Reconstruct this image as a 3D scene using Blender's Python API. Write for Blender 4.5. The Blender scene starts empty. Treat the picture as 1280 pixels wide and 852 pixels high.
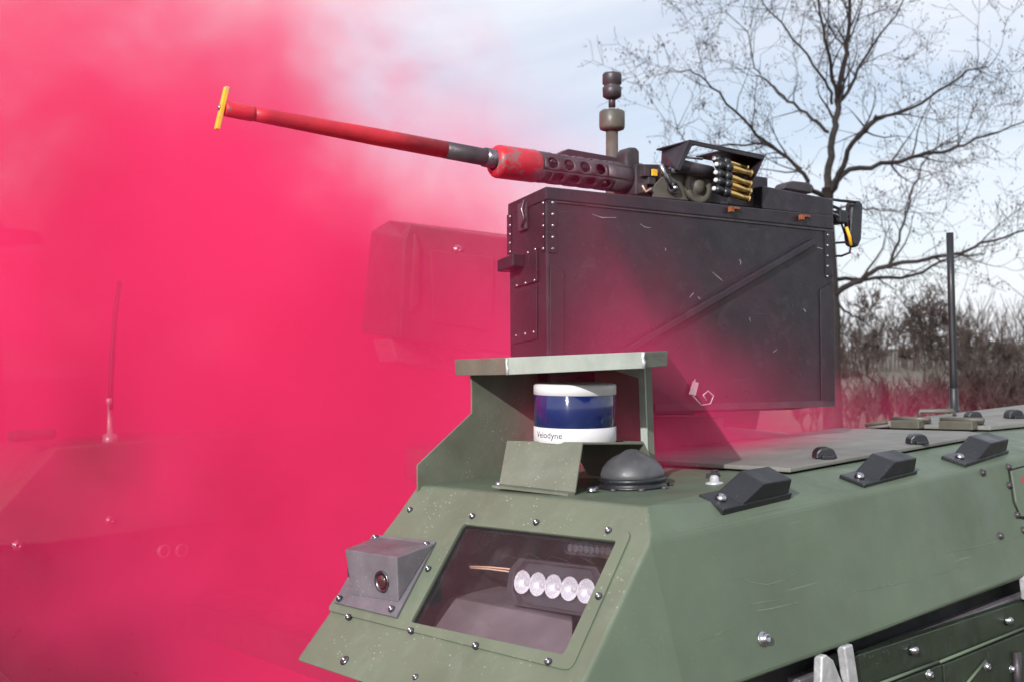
import bpy, bmesh, math, random
from mathutils import Vector, Matrix, Quaternion
random.seed(7)
S = bpy.context.scene
COL = S.collection

# ------------------------------------------------------------------ camera
# world: +X runs back along the vehicle, +Y across it to the far track pod, Z up, ground at Z = 0
CAM = Vector((-0.9193, -0.8190, 1.1641))
RIGHT = Vector((0.7462, -0.6648, -0.0357)); UP = Vector((0.0148, -0.0370, 0.9992)); FWD = Vector((0.6656, 0.7461, 0.0177))
FPX = 1391.6
cd = bpy.data.cameras.new('camera'); cam = bpy.data.objects.new('camera', cd); COL.objects.link(cam)
cam.matrix_world = Matrix(((RIGHT.x, UP.x, -FWD.x, CAM.x), (RIGHT.y, UP.y, -FWD.y, CAM.y), (RIGHT.z, UP.z, -FWD.z, CAM.z), (0, 0, 0, 1)))
cd.sensor_width = 36; cd.lens = FPX * 36 / 1280; cd.clip_start = 0.05; cd.clip_end = 2000
cd.dof.use_dof = True; cd.dof.focus_distance = 1.5; cd.dof.aperture_fstop = 11
S.camera = cam

# ------------------------------------------------------------------ sky, sun, exposure
SUN_DIR = Vector((0.84, 0.36, -0.42)).normalized()          # the way the light travels
w = bpy.data.worlds.new('World'); S.world = w; w.use_nodes = True
nt = w.node_tree; nt.nodes.clear()
def N(t, tree, **k):
    n = tree.nodes.new(t)
    for a, b in k.items(): setattr(n, a, b)
    return n
out = N('ShaderNodeOutputWorld', nt); bg = N('ShaderNodeBackground', nt); bg.inputs[1].default_value = 0.125
sky = N('ShaderNodeTexSky', nt, sky_type='NISHITA', sun_disc=False)
sd = -SUN_DIR
sky.sun_elevation = math.asin(sd.z); sky.sun_rotation = math.atan2(sd.x, sd.y)
sky.air_density = 1.0; sky.dust_density = 1.0; sky.ozone_density = 2.0
tc = N('ShaderNodeTexCoord', nt); mp = N('ShaderNodeMapping', nt); mp.inputs['Scale'].default_value = (1.0, 1.0, 3.2)
cl = N('ShaderNodeTexNoise', nt); cl.inputs['Scale'].default_value = 2.6; cl.inputs['Detail'].default_value = 7; cl.inputs['Roughness'].default_value = 0.55
cl.inputs['Distortion'].default_value = 0.4
cr = N('ShaderNodeValToRGB', nt); cr.color_ramp.elements[0].position = 0.30; cr.color_ramp.elements[1].position = 0.62
cr.color_ramp.elements[0].color = (0.48, 0.48, 0.48, 1); cr.color_ramp.elements[1].color = (0.95, 0.95, 0.95, 1)
mx = N('ShaderNodeMix', nt, data_type='RGBA'); mx.inputs['B'].default_value = (7.9, 8.1, 8.7, 1)
nt.links.new(tc.outputs['Generated'], mp.inputs[0]); nt.links.new(mp.outputs[0], cl.inputs['Vector'])
nt.links.new(cl.outputs['Fac'], cr.inputs[0]); nt.links.new(cr.outputs[0], mx.inputs['Factor'])
nt.links.new(sky.outputs[0], mx.inputs['A']); nt.links.new(mx.outputs['Result'], bg.inputs[0]); nt.links.new(bg.outputs[0], out.inputs[0])

sl = bpy.data.lights.new('sun', 'SUN'); sun = bpy.data.objects.new('sun', sl); COL.objects.link(sun)
sl.energy = 5.0; sl.angle = math.radians(0.6); sl.color = (1.0, 0.98, 0.96)
sun.rotation_mode = 'QUATERNION'; sun.rotation_quaternion = SUN_DIR.to_track_quat('-Z', 'Y')
sun.location = (-3, -3, 4)
vs = S.view_settings; vs.view_transform = 'Standard'; vs.look = 'None'; vs.exposure = 0.0; vs.gamma = 1.0; vs.use_curve_mapping = False
S.render.engine = 'CYCLES'; cy = S.cycles
cy.use_denoising = True; cy.denoiser = 'OPENIMAGEDENOISE'
cy.max_bounces = 10; cy.volume_bounces = 4; cy.diffuse_bounces = 3; cy.glossy_bounces = 3; cy.transmission_bounces = 6; cy.transparent_max_bounces = 8
cy.volume_step_rate = 1.0; cy.volume_max_steps = 128
cy.sample_clamp_indirect = 6; cy.use_adaptive_sampling = True; cy.adaptive_threshold = 0.02

# ------------------------------------------------------------------ survey helpers (photo pixel 1280x852 -> point on a real plane)
def ray(u, v): return RIGHT * ((u - 640) / FPX) + UP * ((426 - v) / FPX) + FWD
def at(u, v, P, n):
    r = ray(u, v); n = Vector(n); return CAM + r * ((Vector(P) - CAM).dot(n) / r.dot(n))
def atX(u, v, x): return at(u, v, (x, 0, 0), (1, 0, 0))
def atY(u, v, y): return at(u, v, (0, y, 0), (0, 1, 0))
def atZ(u, v, z): return at(u, v, (0, 0, z), (0, 0, 1))
def atd(u, v, d): return CAM + ray(u, v) * d

# ------------------------------------------------------------------ materials
def mat(name, col, rough=0.5, metal=0.0, var=0.25, vscale=6, bump=0.0, bscale=180, specks=0.0, spcol=(0.55, 0.55, 0.52), spscale=140,
        wear=None, wearamt=0.0, wearscale=25, scratch=0.0, spec=0.5, coat=0.0, rvar=0.15):
    m = bpy.data.materials.new(name); m.use_nodes = True; t = m.node_tree; b = t.nodes['Principled BSDF']; L = t.links.new
    b.inputs['Roughness'].default_value = rough; b.inputs['Metallic'].default_value = metal; b.inputs['Specular IOR Level'].default_value = spec
    b.inputs['Coat Weight'].default_value = coat
    geo = N('ShaderNodeNewGeometry', t); P = geo.outputs['Position']
    def noise(sc, det=4, rough_=0.55, vec=P):
        n = N('ShaderNodeTexNoise', t); n.inputs['Scale'].default_value = sc; n.inputs['Detail'].default_value = det; n.inputs['Roughness'].default_value = rough_
        L(vec, n.inputs['Vector']); return n.outputs['Fac']
    def rng(x, a, b_, c, d):
        n = N('ShaderNodeMapRange', t); n.inputs[1].default_value = a; n.inputs[2].default_value = b_; n.inputs[3].default_value = c; n.inputs[4].default_value = d
        L(x, n.inputs[0]); return n.outputs[0]
    def mul(a, b_):
        n = N('ShaderNodeMath', t, operation='MULTIPLY'); L(a, n.inputs[0])
        if isinstance(b_, (int, float)): n.inputs[1].default_value = b_
        else: L(b_, n.inputs[1])
        return n.outputs[0]
    def mixc(f, A, B):
        n = N('ShaderNodeMix', t, data_type='RGBA')
        for k, x in (('A', A), ('B', B)):
            if isinstance(x, tuple): n.inputs[k].default_value = (*x, 1)
            else: L(x, n.inputs[k])
        L(f, n.inputs['Factor']); return n.outputs['Result']
    lo = tuple(c * (1 - var) for c in col); hi = tuple(min(1, c * (1 + var)) for c in col)
    c = mixc(rng(noise(vscale), 0.3, 0.7, 0, 1), lo, hi)
    if wear is not None:
        c = mixc(mul(rng(noise(wearscale, 6, 0.7), 0.62 - wearamt * 0.2, 0.66 - wearamt * 0.2, 0, 1), min(1, wearamt * 2)), c, wear)
    if specks > 0:
        vo = N('ShaderNodeTexVoronoi', t); vo.inputs['Scale'].default_value = spscale; L(P, vo.inputs['Vector'])
        big = rng(noise(spscale * 0.13, 3), 0.45, 0.62, 0, 1)
        c = mixc(mul(mul(rng(vo.outputs['Distance'], 0.11, 0.19, 1, 0), big), specks), c, spcol)
        c = mixc(mul(rng(noise(26, 5, 0.65), 0.5, 0.75, 0, 1), specks * 0.16), c, spcol)
    if scratch > 0:
        mpn = N('ShaderNodeMapping', t); mpn.inputs['Rotation'].default_value = (0, 0.12, 0); mpn.inputs['Scale'].default_value = (3, 40, 150); L(P, mpn.inputs[0])
        f = mul(rng(noise(1.0, 2, 0.5, mpn.outputs[0]), 0.70, 0.74, 0, 1), rng(noise(7, 2), 0.5, 0.65, 0, 1))
        c = mixc(mul(f, scratch), c, tuple(min(1, x * 2.2 + 0.03) for x in col))
    L(c, b.inputs['Base Color'])
    L(rng(noise(vscale * 3, 5), 0.3, 0.7, max(0.04, rough - rvar), min(1, rough + rvar)), b.inputs['Roughness'])
    if bump > 0:
        bn = N('ShaderNodeBump', t); bn.inputs['Strength'].default_value = bump; bn.inputs['Distance'].default_value = 0.002
        L(noise(bscale, 3), bn.inputs['Height']); L(bn.outputs[0], b.inputs['Normal'])
    return m
GREEN = (0.097, 0.127, 0.086)
M = dict(
    green=mat('olive_paint', GREEN, 0.5, var=0.16, vscale=5, bump=0.10, bscale=420, specks=0.06, spscale=170, scratch=0.4, spec=0.4),
    front=mat('dusty_olive_paint', (0.118, 0.138, 0.096), 0.5, var=0.14, vscale=6, bump=0.12, bscale=420, specks=0.4, spscale=150, spec=0.4),
    deck=mat('deck_paint', (0.17, 0.165, 0.15), 0.62, var=0.16, vscale=9, bump=0.25, bscale=260, specks=0.3, spscale=90, scratch=0.3),
    shelter=mat('shelter_paint', (0.125, 0.135, 0.10), 0.5, var=0.18, vscale=14, bump=0.15, bscale=300, specks=0.4, spscale=170),
    edge=mat('pale_edge_paint', (0.30, 0.34, 0.30), 0.45, var=0.18, vscale=20, bump=0.1, specks=0.4),
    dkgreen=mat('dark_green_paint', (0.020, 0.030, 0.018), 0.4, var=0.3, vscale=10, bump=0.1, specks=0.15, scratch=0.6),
    black=mat('black_plastic', (0.012, 0.013, 0.016), 0.42, var=0.3, bump=0.15, bscale=300, specks=0.06),
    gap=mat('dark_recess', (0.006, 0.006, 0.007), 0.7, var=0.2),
    rubber=mat('rubber_boot', (0.06, 0.06, 0.065), 0.42, var=0.25, vscale=20, bump=0.1, specks=0.3),
    steel=mat('zinc_steel', (0.42, 0.42, 0.45), 0.28, 1.0, var=0.2, vscale=60),
    bolt=mat('dark_bolt_steel', (0.20, 0.19, 0.22), 0.30, 1.0, var=0.3, vscale=60),
    gun=mat('gunmetal', (0.050, 0.041, 0.047), 0.45, 0.25, var=0.35, vscale=30, bump=0.15, bscale=300, specks=0.08),
    box=mat('ammo_box_paint', (0.016, 0.012, 0.017), 0.42, var=0.35, vscale=12, bump=0.18, bscale=160, specks=0.16, spscale=75, spcol=(0.12, 0.10, 0.12), wear=(0.036, 0.030, 0.036), wearamt=0.2, wearscale=22, scratch=0.8),
    red=mat('red_paint', (0.48, 0.012, 0.026), 0.5, var=0.22, vscale=25, bump=0.15, specks=0.2, spcol=(0.25, 0.12, 0.12), wear=(0.14, 0.04, 0.04), wearamt=0.08, wearscale=60),
    redworn=mat('worn_red_paint', (0.48, 0.014, 0.026), 0.4, var=0.2, vscale=20, bump=0.1, wear=(0.16, 0.12, 0.12), wearamt=0.42, wearscale=34),
    yellow=mat('yellow_paint', (0.80, 0.42, 0.02), 0.5, var=0.15, vscale=60, wear=(0.45, 0.4, 0.4), wearamt=0.3, wearscale=90),
    brass=mat('brass', (0.78, 0.52, 0.17), 0.18, 1.0, var=0.12, vscale=60, rvar=0.06),
    white=mat('white_housing', (0.62, 0.61, 0.62), 0.35, var=0.05, vscale=20, bump=0.03, specks=0.1, spcol=(0.4, 0.4, 0.4)),
    lidar=mat('lidar_window', (0.006, 0.014, 0.09), 0.13, var=0.2, spec=0.9, coat=0.15, rvar=0.03, specks=0.05, spcol=(.3, .3, .4)),
    text=mat('printed_text', (0.03, 0.03, 0.04), 0.5, var=0.1),
    housing=mat('grey_housing', (0.145, 0.132, 0.148), 0.45, 0.2, var=0.2, vscale=25, bump=0.12, specks=0.35, spcol=(.5, .45, .48)),
    lens=mat('dark_red_lens', (0.05, 0.012, 0.012), 0.08, var=0.2, spec=0.9, coat=0.8),
    cavity=mat('compartment_paint', (0.030, 0.024, 0.027), 0.7, var=0.25, vscale=14),
    cavbox=mat('compartment_box', (0.15, 0.125, 0.135), 0.6, var=0.2, vscale=14, bump=0.1),
    reflector=mat('chrome_reflector', (0.95, 0.95, 0.95), 0.25, 0.35, var=0.08, vscale=80),
    orange=mat('orange_rust', (0.20, 0.055, 0.015), 0.7, var=0.4, vscale=120),
    wire=mat('copper_wire', (0.62, 0.40, 0.28), 0.5, var=0.2),
    khaki=mat('khaki_paint', (0.085, 0.078, 0.062), 0.5, var=0.25, vscale=30, bump=0.1),
    bark=mat('bark', (0.019, 0.013, 0.012), 0.85, var=0.4, vscale=9, bump=0.5, bscale=60),
    twig=mat('twig_bark', (0.018, 0.013, 0.013), 0.85, var=0.3),
    pod=mat('dry_seed_pod', (0.055, 0.035, 0.03), 0.85, var=0.3),
    farbark=mat('grey_brown_bark', (0.060, 0.042, 0.036), 0.9, var=0.3),
    bush=mat('brown_brush', (0.062, 0.044, 0.038), 0.9, var=0.35),
    track=mat('track_rubber', (0.02, 0.019, 0.018), 0.8, var=0.3, bump=0.4, bscale=60),
    ground=mat('ground_gravel', (0.10, 0.085, 0.06), 0.9, var=0.35, vscale=2.0, bump=0.5, bscale=30),
    clip=mat('galvanised_clip', (0.55, 0.55, 0.56), 0.45, 0.5, var=0.2, vscale=80),
)
def pane_mat(name, tint, gloss):
    m = bpy.data.materials.new(name); m.use_nodes = True; t = m.node_tree; t.nodes.clear(); L = t.links.new
    o = N('ShaderNodeOutputMaterial', t); tr = N('ShaderNodeBsdfTransparent', t); tr.inputs[0].default_value = (*tint, 1)
    gl = N('ShaderNodeBsdfGlossy', t); gl.inputs['Roughness'].default_value = 0.05; fr0 = N('ShaderNodeLayerWeight', t); fr0.inputs[0].default_value = 0.5; fr = N('ShaderNodeMath', t, operation='POWER'); fr.inputs[1].default_value = 3.5; L(fr0.outputs['Facing'], fr.inputs[0])
    ma = N('ShaderNodeMath', t, operation='MULTIPLY_ADD'); ma.inputs[1].default_value = gloss; ma.inputs[2].default_value = 0.028; L(fr.outputs[0], ma.inputs[0])
    df = N('ShaderNodeBsdfDiffuse', t); df.inputs[0].default_value = (0.5, 0.47, 0.48, 1)
    geo = N('ShaderNodeNewGeometry', t); no = N('ShaderNodeTexNoise', t); no.inputs['Scale'].default_value = 40; no.inputs['Detail'].default_value = 6; L(geo.outputs['Position'], no.inputs['Vector'])
    mr = N('ShaderNodeMapRange', t); mr.inputs[1].default_value = 0.5; mr.inputs[2].default_value = 0.9; mr.inputs[3].default_value = 0.01; mr.inputs[4].default_value = 0.035; L(no.outputs['Fac'], mr.inputs[0])
    m1 = N('ShaderNodeMixShader', t); m2 = N('ShaderNodeMixShader', t)
    L(ma.outputs[0], m1.inputs[0]); L(tr.outputs[0], m1.inputs[1]); L(gl.outputs[0], m1.inputs[2])
    L(mr.outputs[0], m2.inputs[0]); L(m1.outputs[0], m2.inputs[1]); L(df.outputs[0], m2.inputs[2]); L(m2.outputs[0], o.inputs['Surface'])
    return m
lt_ = M['lidar'].node_tree; lp_ = lt_.nodes['Principled BSDF']; lp_.inputs['Anisotropic'].default_value = 0.9; lp_.inputs['Anisotropic Rotation'].default_value = 0.25
tg_ = N('ShaderNodeTangent', lt_, direction_type='RADIAL', axis='Z'); lt_.links.new(tg_.outputs[0], lp_.inputs['Tangent'])
M['pane'] = pane_mat('clear_pane', (0.95, 0.93, 0.94), 0.2)
M['clear'] = pane_mat('lens_cover', (0.93, 0.93, 0.95), 1.0)

# ------------------------------------------------------------------ mesh helpers
class MB:
    def __init__(s): s.v = []; s.f = []; s.sm = []
    def add(s, vs_, fs, smooth=False):
        o = len(s.v); s.v += [Vector(x) for x in vs_]; s.f += [tuple(i + o for i in f) for f in fs]; s.sm += [smooth] * len(fs); return s
    def box(s, c, size, ax=None):
        c = Vector(c); X, Y, Z = ax if ax else (Vector((1, 0, 0)), Vector((0, 1, 0)), Vector((0, 0, 1)))
        P = [c + X * (size[0] / 2 * i) + Y * (size[1] / 2 * j) + Z * (size[2] / 2 * k) for i in (-1, 1) for j in (-1, 1) for k in (-1, 1)]
        return s.add(P, [(0, 1, 3, 2), (4, 6, 7, 5), (0, 4, 5, 1), (2, 3, 7, 6), (0, 2, 6, 4), (1, 5, 7, 3)])
    def hexa(s, a, b):      # two loops of equal length, capped
        n = len(a); return s.add(list(a) + list(b), [tuple(range(n)), tuple(range(2 * n - 1, n - 1, -1))] + [(i, (i + 1) % n, n + (i + 1) % n, n + i) for i in range(n)])
    def prism(s, poly, vec):
        vec = Vector(vec); return s.hexa([Vector(p) for p in poly], [Vector(p) + vec for p in poly])
    def lathe(s, prof, c, axis, n=24, smooth=True, cap=True):     # prof: (height along axis, radius)
        c = Vector(c); axis = Vector(axis).normalized(); u = axis.orthogonal().normalized(); v = axis.cross(u)
        vs_ = []; fs = []
        for h, r in prof:
            for i in range(n):
                a = 2 * math.pi * i / n; vs_.append(c + axis * h + (u * math.cos(a) + v * math.sin(a)) * r)
        for k in range(len(prof) - 1):
            for i in range(n): fs.append((k * n + i, k * n + (i + 1) % n, (k + 1) * n + (i + 1) % n, (k + 1) * n + i))
        if cap: fs.append(tuple(range(n))); fs.append(tuple(range(len(prof) * n - 1, (len(prof) - 1) * n - 1, -1)))
        return s.add(vs_, fs, smooth)
    def tube(s, pts, r, n=8, smooth=True):
        pts = [Vector(p) for p in pts]; rs = r if isinstance(r, (list, tuple)) else [r] * len(pts)
        vs_ = []; fs = []; u = None
        for i, p in enumerate(pts):
            d = (pts[min(i + 1, len(pts) - 1)] - pts[max(i - 1, 0)]).normalized()
            u = d.orthogonal().normalized() if u is None else (u - d * u.dot(d)).normalized()
            v = d.cross(u)
            for k in range(n):
                a = 2 * math.pi * k / n; vs_.append(p + (u * math.cos(a) + v * math.sin(a)) * rs[i])
        for i in range(len(pts) - 1):
            for k in range(n): fs.append((i * n + k, i * n + (k + 1) % n, (i + 1) * n + (k + 1) % n, (i + 1) * n + k))
        fs.append(tuple(range(n))); fs.append(tuple(range(len(pts) * n - 1, (len(pts) - 1) * n - 1, -1)))
        return s.add(vs_, fs, smooth)
def base_of(p):
    while p.parent is not None: p = p.parent
    return p.location
def thing(name, label, cat, loc=(0, 0, 0), group=None):
    o = bpy.data.objects.new(name, None); COL.objects.link(o); o.location = loc; o.empty_display_size = 0.1
    o['label'] = label; o['category'] = cat
    if group: o['group'] = group
    return o
def build(name, mb, m, parent=None, bevel=0.0, label=None, recalc=True, seg=2):
    org = base_of(parent) if parent else Vector((0, 0, 0))
    me = bpy.data.meshes.new(name); me.from_pydata([v - org for v in mb.v], [], mb.f)
    me.polygons.foreach_set('use_smooth', mb.sm)
    if recalc:
        bm = bmesh.new(); bm.from_mesh(me); bmesh.ops.recalc_face_normals(bm, faces=bm.faces); bm.to_mesh(me); bm.free()
    me.materials.append(M[m] if isinstance(m, str) else m)
    o = bpy.data.objects.new(name, me); COL.objects.link(o)
    if parent: o.parent = parent
    if bevel > 0:
        md = o.modifiers.new('edge', 'BEVEL'); md.width = bevel; md.segments = seg; md.limit_method = 'ANGLE'; md.angle_limit = math.radians(28)
    if label: o['label'] = label
    return o
_bolts = {}
def bolt_mesh(r, h, kind, m):
    key = (r, h, kind, m)
    if key not in _bolts:
        mb = MB()
        if kind == 'socket': pr = [(0, r), (h * .35, r), (h * .8, r * .82), (h, r * .55), (h, r * .42), (h * .35, r * .40), (h * .34, 0.0002)]
        elif kind == 'hex': pr = None
        else: pr = [(0, r), (h * .5, r * .92), (h * .85, r * .6), (h, 0.0003)]
        if pr: mb.lathe(pr, (0, 0, 0), (0, 0, 1), 14)
        else:
            mb.lathe([(0, r * 1.4), (h * .16, r * 1.4), (h * .2, r * 1.3), (h * .22, r), (h * .7, r * .97), (h * .95, r * .72), (h, r * .45), (h * .7, r * .4), (h * .7, r * .02)], (0, 0, 0), (0, 0, 1), 16)
        me = bpy.data.meshes.new('bolt'); me.from_pydata(mb.v, [], mb.f); me.polygons.foreach_set('use_smooth', mb.sm)
        bm = bmesh.new(); bm.from_mesh(me); bmesh.ops.recalc_face_normals(bm, faces=bm.faces); bm.to_mesh(me); bm.free()
        me.materials.append(M[m]); _bolts[key] = me
    return _bolts[key]
def bolt(p, n, parent, r=0.0042, h=0.004, kind='socket', m='bolt', name='bolt'):
    o = bpy.data.objects.new(name, bolt_mesh(r, h, kind, m)); COL.objects.link(o); o.parent = parent
    o.location = Vector(p) - base_of(parent); o.rotation_mode = 'QUATERNION'; o.rotation_quaternion = Vector(n).to_track_quat('Z', 'Y'); return o

# ------------------------------------------------------------------ ground
g = build('ground', MB().add([(-900, -900, 0), (900, -900, 0), (900, 900, 0), (-900, 900, 0)], [(0, 1, 2, 3)]), 'ground'); g['kind'] = 'structure'

# ------------------------------------------------------------------ the tracked vehicle
veh = thing('tracked_vehicle', 'olive green unmanned tracked vehicle carrying the weapon station through red smoke', 'vehicle', (0.9, 1.0, 0.0))
V = Vector
A_ = V((-0.006, 0.412, 1.0)); C_ = V((0, 0, 1.0)); C2 = V((-0.030, -0.030, 0.970)); F_ = V((-0.203, -0.052, 0.80)); B_ = V((-0.2046, 0.412, 0.8008))
nF = (B_ - A_).cross(C_ - A_).normalized()
if nF.x > 0: nF = -nF
def pF(u, v, h=0.0): return at(u, v, A_ + nF * h, nF)
S0 = V((-0.032, -0.074, 0.806)); XR = 2.35
W = [pF(580, 656), pF(772, 677), pF(706, 819), pF(515, 778)]
# hull shell
L2 = [C_, V((0.355, 0.046, 1.0)), V((0.98, 0.078, 1.0)), V((XR, 0.10, 1.0))]
L1 = [C2, V((0.355, -0.030, 0.976)), V((0.98, -0.030, 0.985)), V((XR, -0.030, 0.988))]
SB = [S0, V((0.355, -0.075, 0.809)), V((0.98, -0.075, 0.818)), V((XR, -0.075, 0.825))]
DI = [A_, V((0.355, 0.412, 1.0)), V((0.98, 0.412, 1.0)), V((XR, 0.412, 1.0))]
hull = MB()
hull.add(L1 + SB, [(0, 1, 5, 4), (1, 2, 6, 5), (2, 3, 7, 6)]); hull.add([C2, S0, F_], [(0, 1, 2)])
hull.add(L2 + L1, [(0, 1, 5, 4), (1, 2, 6, 5), (2, 3, 7, 6)])
bi = [B_, V((0.355, 0.412, .80)), V((0.98, 0.412, .80)), V((XR, 0.412, .80))]
hull.add(DI + bi, [(0, 1, 5, 4), (1, 2, 6, 5), (2, 3, 7, 6)])
hull.add([L2[3], L1[3], SB[3], bi[3], DI[3]], [(0, 1, 2, 3, 4)])
hull.add([F_, S0, SB[1], SB[2], SB[3], bi[3], bi[2], bi[1], B_], [(0, 1, 2, 3, 4, 5, 6, 7, 8)])
hull.add([A_, C_, C2, F_, B_] + W, [(0, 1, 6, 5), (1, 2, 6), (2, 3, 7, 6), (3, 4, 8, 7), (4, 0, 5, 8)])
hull.add(L2 + DI, [(0, 1, 5, 4), (1, 2, 6, 5), (2, 3, 7, 6)])
# weld the seams so the bent edges can be rounded
def weld(o, d=1e-5):
    bm = bmesh.new(); bm.from_mesh(o.data); bmesh.ops.remove_doubles(bm, verts=bm.verts, dist=d); bmesh.ops.recalc_face_normals(bm, faces=bm.faces); bm.to_mesh(o.data); bm.free()
hullo = build('hull', hull, 'green', veh, bevel=0.006, seg=3); weld(hullo)
hullo.data.materials.append(M['front'])
for pg_ in hullo.data.polygons:
    if pg_.normal.dot(nF) > .97: pg_.material_index = 1
hullo['label'] = 'olive green armoured side and nose of the near track pod'
# compartment behind the window
comp = MB(); inn = V((0.85, 0.05, -0.25)).normalized() * 0.17
cW = sum(W, V()) / 4; W1 = [p - nF * 0.010 for p in W]; W2 = [cW + (p - cW) * 1.22 - nF * 0.0101 for p in W]; W3 = [p + inn for p in W2]
comp.add(W + W1 + W2 + W3, [(i, (i + 1) % 4, 4 + (i + 1) % 4, 4 + i) for i in range(4)] + [(4 + i, 4 + (i + 1) % 4, 8 + (i + 1) % 4, 8 + i) for i in range(4)]
         + [(8 + i, 8 + (i + 1) % 4, 12 + (i + 1) % 4, 12 + i) for i in range(4)] + [(12, 13, 14, 15)])
build('light_compartment', comp, 'cavity', veh)
# front cover plate with the window opening
PO = [pF(507, 634), pF(792, 664), pF(715, 840), pF(409, 763)]
def ring(outer, inner, h):
    mb = MB(); o2 = [p + nF * h for p in outer]; i2 = [p + nF * h for p in inner]; n = 4
    mb.add(outer + inner + o2 + i2, [(i, (i + 1) % n, 8 + (i + 1) % n, 8 + i) for i in range(n)] + [(4 + i, 4 + (i + 1) % n, 12 + (i + 1) % n, 12 + i) for i in range(n)]
           + [(8 + i, 8 + (i + 1) % n, 12 + (i + 1) % n, 12 + i) for i in range(n)])
    return mb
def round_corners(P, r):
    out_ = []
    for i in range(len(P)):
        a, b, c = P[i - 1], P[i], P[(i + 1) % len(P)]
        for k in range(4): 
            t = k / 3; p0 = b + (a - b).normalized() * r; p1 = b + (c - b).normalized() * r
            out_.append(p0 * (1 - t) ** 2 + b * 2 * t * (1 - t) + p1 * t * t)
    return out_
mb = MB(); OR = round_corners(PO, 0.012); IR = round_corners(W, 0.004); n = len(OR)
o0 = [p + nF * 0.0002 for p in OR]; o1 = [p + nF * 0.003 for p in OR]; i1 = [p + nF * 0.003 for p in IR]; i0 = [p - nF * 0.003 for p in IR]
mb.add(o0 + o1 + i1 + i0, [(k * n + i, k * n + (i + 1) % n, (k + 1) * n + (i + 1) % n, (k + 1) * n + i) for k in range(3) for i in range(n)])
plate = build('cover_plate', mb, 'front', veh, bevel=0.0008)
win = MB().prism([cW + (p - cW) * 1.01 - nF * 0.0045 for p in W], nF * 0.003)
wo = build('window', win, 'pane', veh, label='clear scratched window in the sloping nose')
gk = MB(); GI = [cW + (p - cW) * 0.982 for p in W]; gk_ = [p - nF * 0.0012 for p in W]; gi_ = [p - nF * 0.0012 for p in GI]
gk.add(gk_ + gi_, [(i, (i + 1) % 4, 4 + (i + 1) % 4, 4 + i) for i in range(4)])
build('gasket', gk, 'gap', wo)
for u, v in ((591, 645), (671, 653), (761, 663), (749, 745), (514, 788), (595, 807), (686, 827), (536, 711)): bolt(pF(u, v, 0.003), nF, plate)
for u, v in ((513, 637), (436, 771)): bolt(pF(u, v, 0.003), nF, plate)
bolt(pF(431, 825, 0.0005), nF, veh, r=0.0062, h=0.003); bolt(pF(520, 846, 0.0005), nF, veh, r=0.004, h=0.003)
# camera housing on the cover plate
hq = [pF(468, 669, .003), pF(546, 678, .003), pF(497, 773, .003), pF(419, 754, .003)]
hou = build('camera_housing', MB().prism(hq, nF * 0.004), 'housing', veh, bevel=0.001, label='grey wedge shaped camera housing bolted to the nose')
BR = pF(498, 752, .007); BL = pF(440, 743, .007); TR = atX(496, 696, BR.x); TL = atX(431, 686, BL.x); RT = pF(543, 679, .007); RL = pF(470, 670, .007)
wd = MB().add([BL, BR, TR, TL, RT, RL], [(0, 1, 2, 3), (3, 2, 4, 5), (1, 4, 2), (0, 3, 5), (0, 5, 4, 1)])
hb = build('hood', wd, 'housing', hou, bevel=0.0012)
nW = (TR - BR).cross(BL - BR).normalized(); nW = nW if nW.dot(CAM - BR) > 0 else -nW
lc = at(478, 726, BR, nW)
build('lens_ring', MB().lathe([(0, .0135), (.002, .0135), (.0022, .0125), (.0022, .0095), (-.001, .0092)], lc, nW, 28, cap=False), 'bolt', hou)
build('lens', MB().lathe([(.0005, .0094), (.0024, .0075), (.0032, .0045), (.0035, .0003)], lc, nW, 24), 'lens', hou)
sc_ = BL * .5 + TL * .5 + V((0.012, 0.004, 0)); build('side_lens', MB().lathe([(-.004, .011), (.004, .0105), (.005, .006)], sc_, (-.35, .93, .1), 20), 'steel', hou)
for u, v in ((470, 672), (534, 681), (425, 748), (490, 761)): bolt(pF(u, v, .0072), nF, hou, r=.0045, h=.0045)

# deck plates, hinges, latches
def zpoly(px, z): return [atZ(u, v, z) for u, v in px]
hat = [V((.338, .045, 1.003)), V((.98, .082, 1.003)), V((1.02, .135, 1.003)), V((1.02, .40, 1.003)), V((.338, .40, 1.003))]
hatch = build('hatch_cover', MB().prism(hat, (0, 0, .006)), 'deck', veh, bevel=.0015)
hat2 = [V((1.13, .145, 1.003)), V((1.30, .11, 1.003)), V((2.2, .12, 1.003)), V((2.2, .40, 1.003)), V((1.13, .40, 1.003))]
hatch2 = build('hatch_cover', MB().prism(hat2, (0, 0, .008)), 'deck', veh, bevel=.0015)
for y0, y1 in ((.335, .275), (.235, .168)):
    h = build('hinge', MB().box((1.118, (y0 + y1) / 2, 1.012), (.022, abs(y0 - y1), .016)).box((1.148, (y0 + y1) / 2, 1.0155), (.03, abs(y0 - y1) * .92, .008)), 'khaki', hatch2, bevel=.002)
    build('hinge_pin', MB().tube([(1.128, y0 + .006, 1.022), (1.128, y1 - .012, 1.022)], .0045, 10), 'khaki', hatch2)
build('stay_rod', MB().tube([(1.10, .385, 1.010), (1.10, .345, 1.016), (1.105, .34, 1.016)], .004, 8), 'khaki', hatch2)
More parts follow.
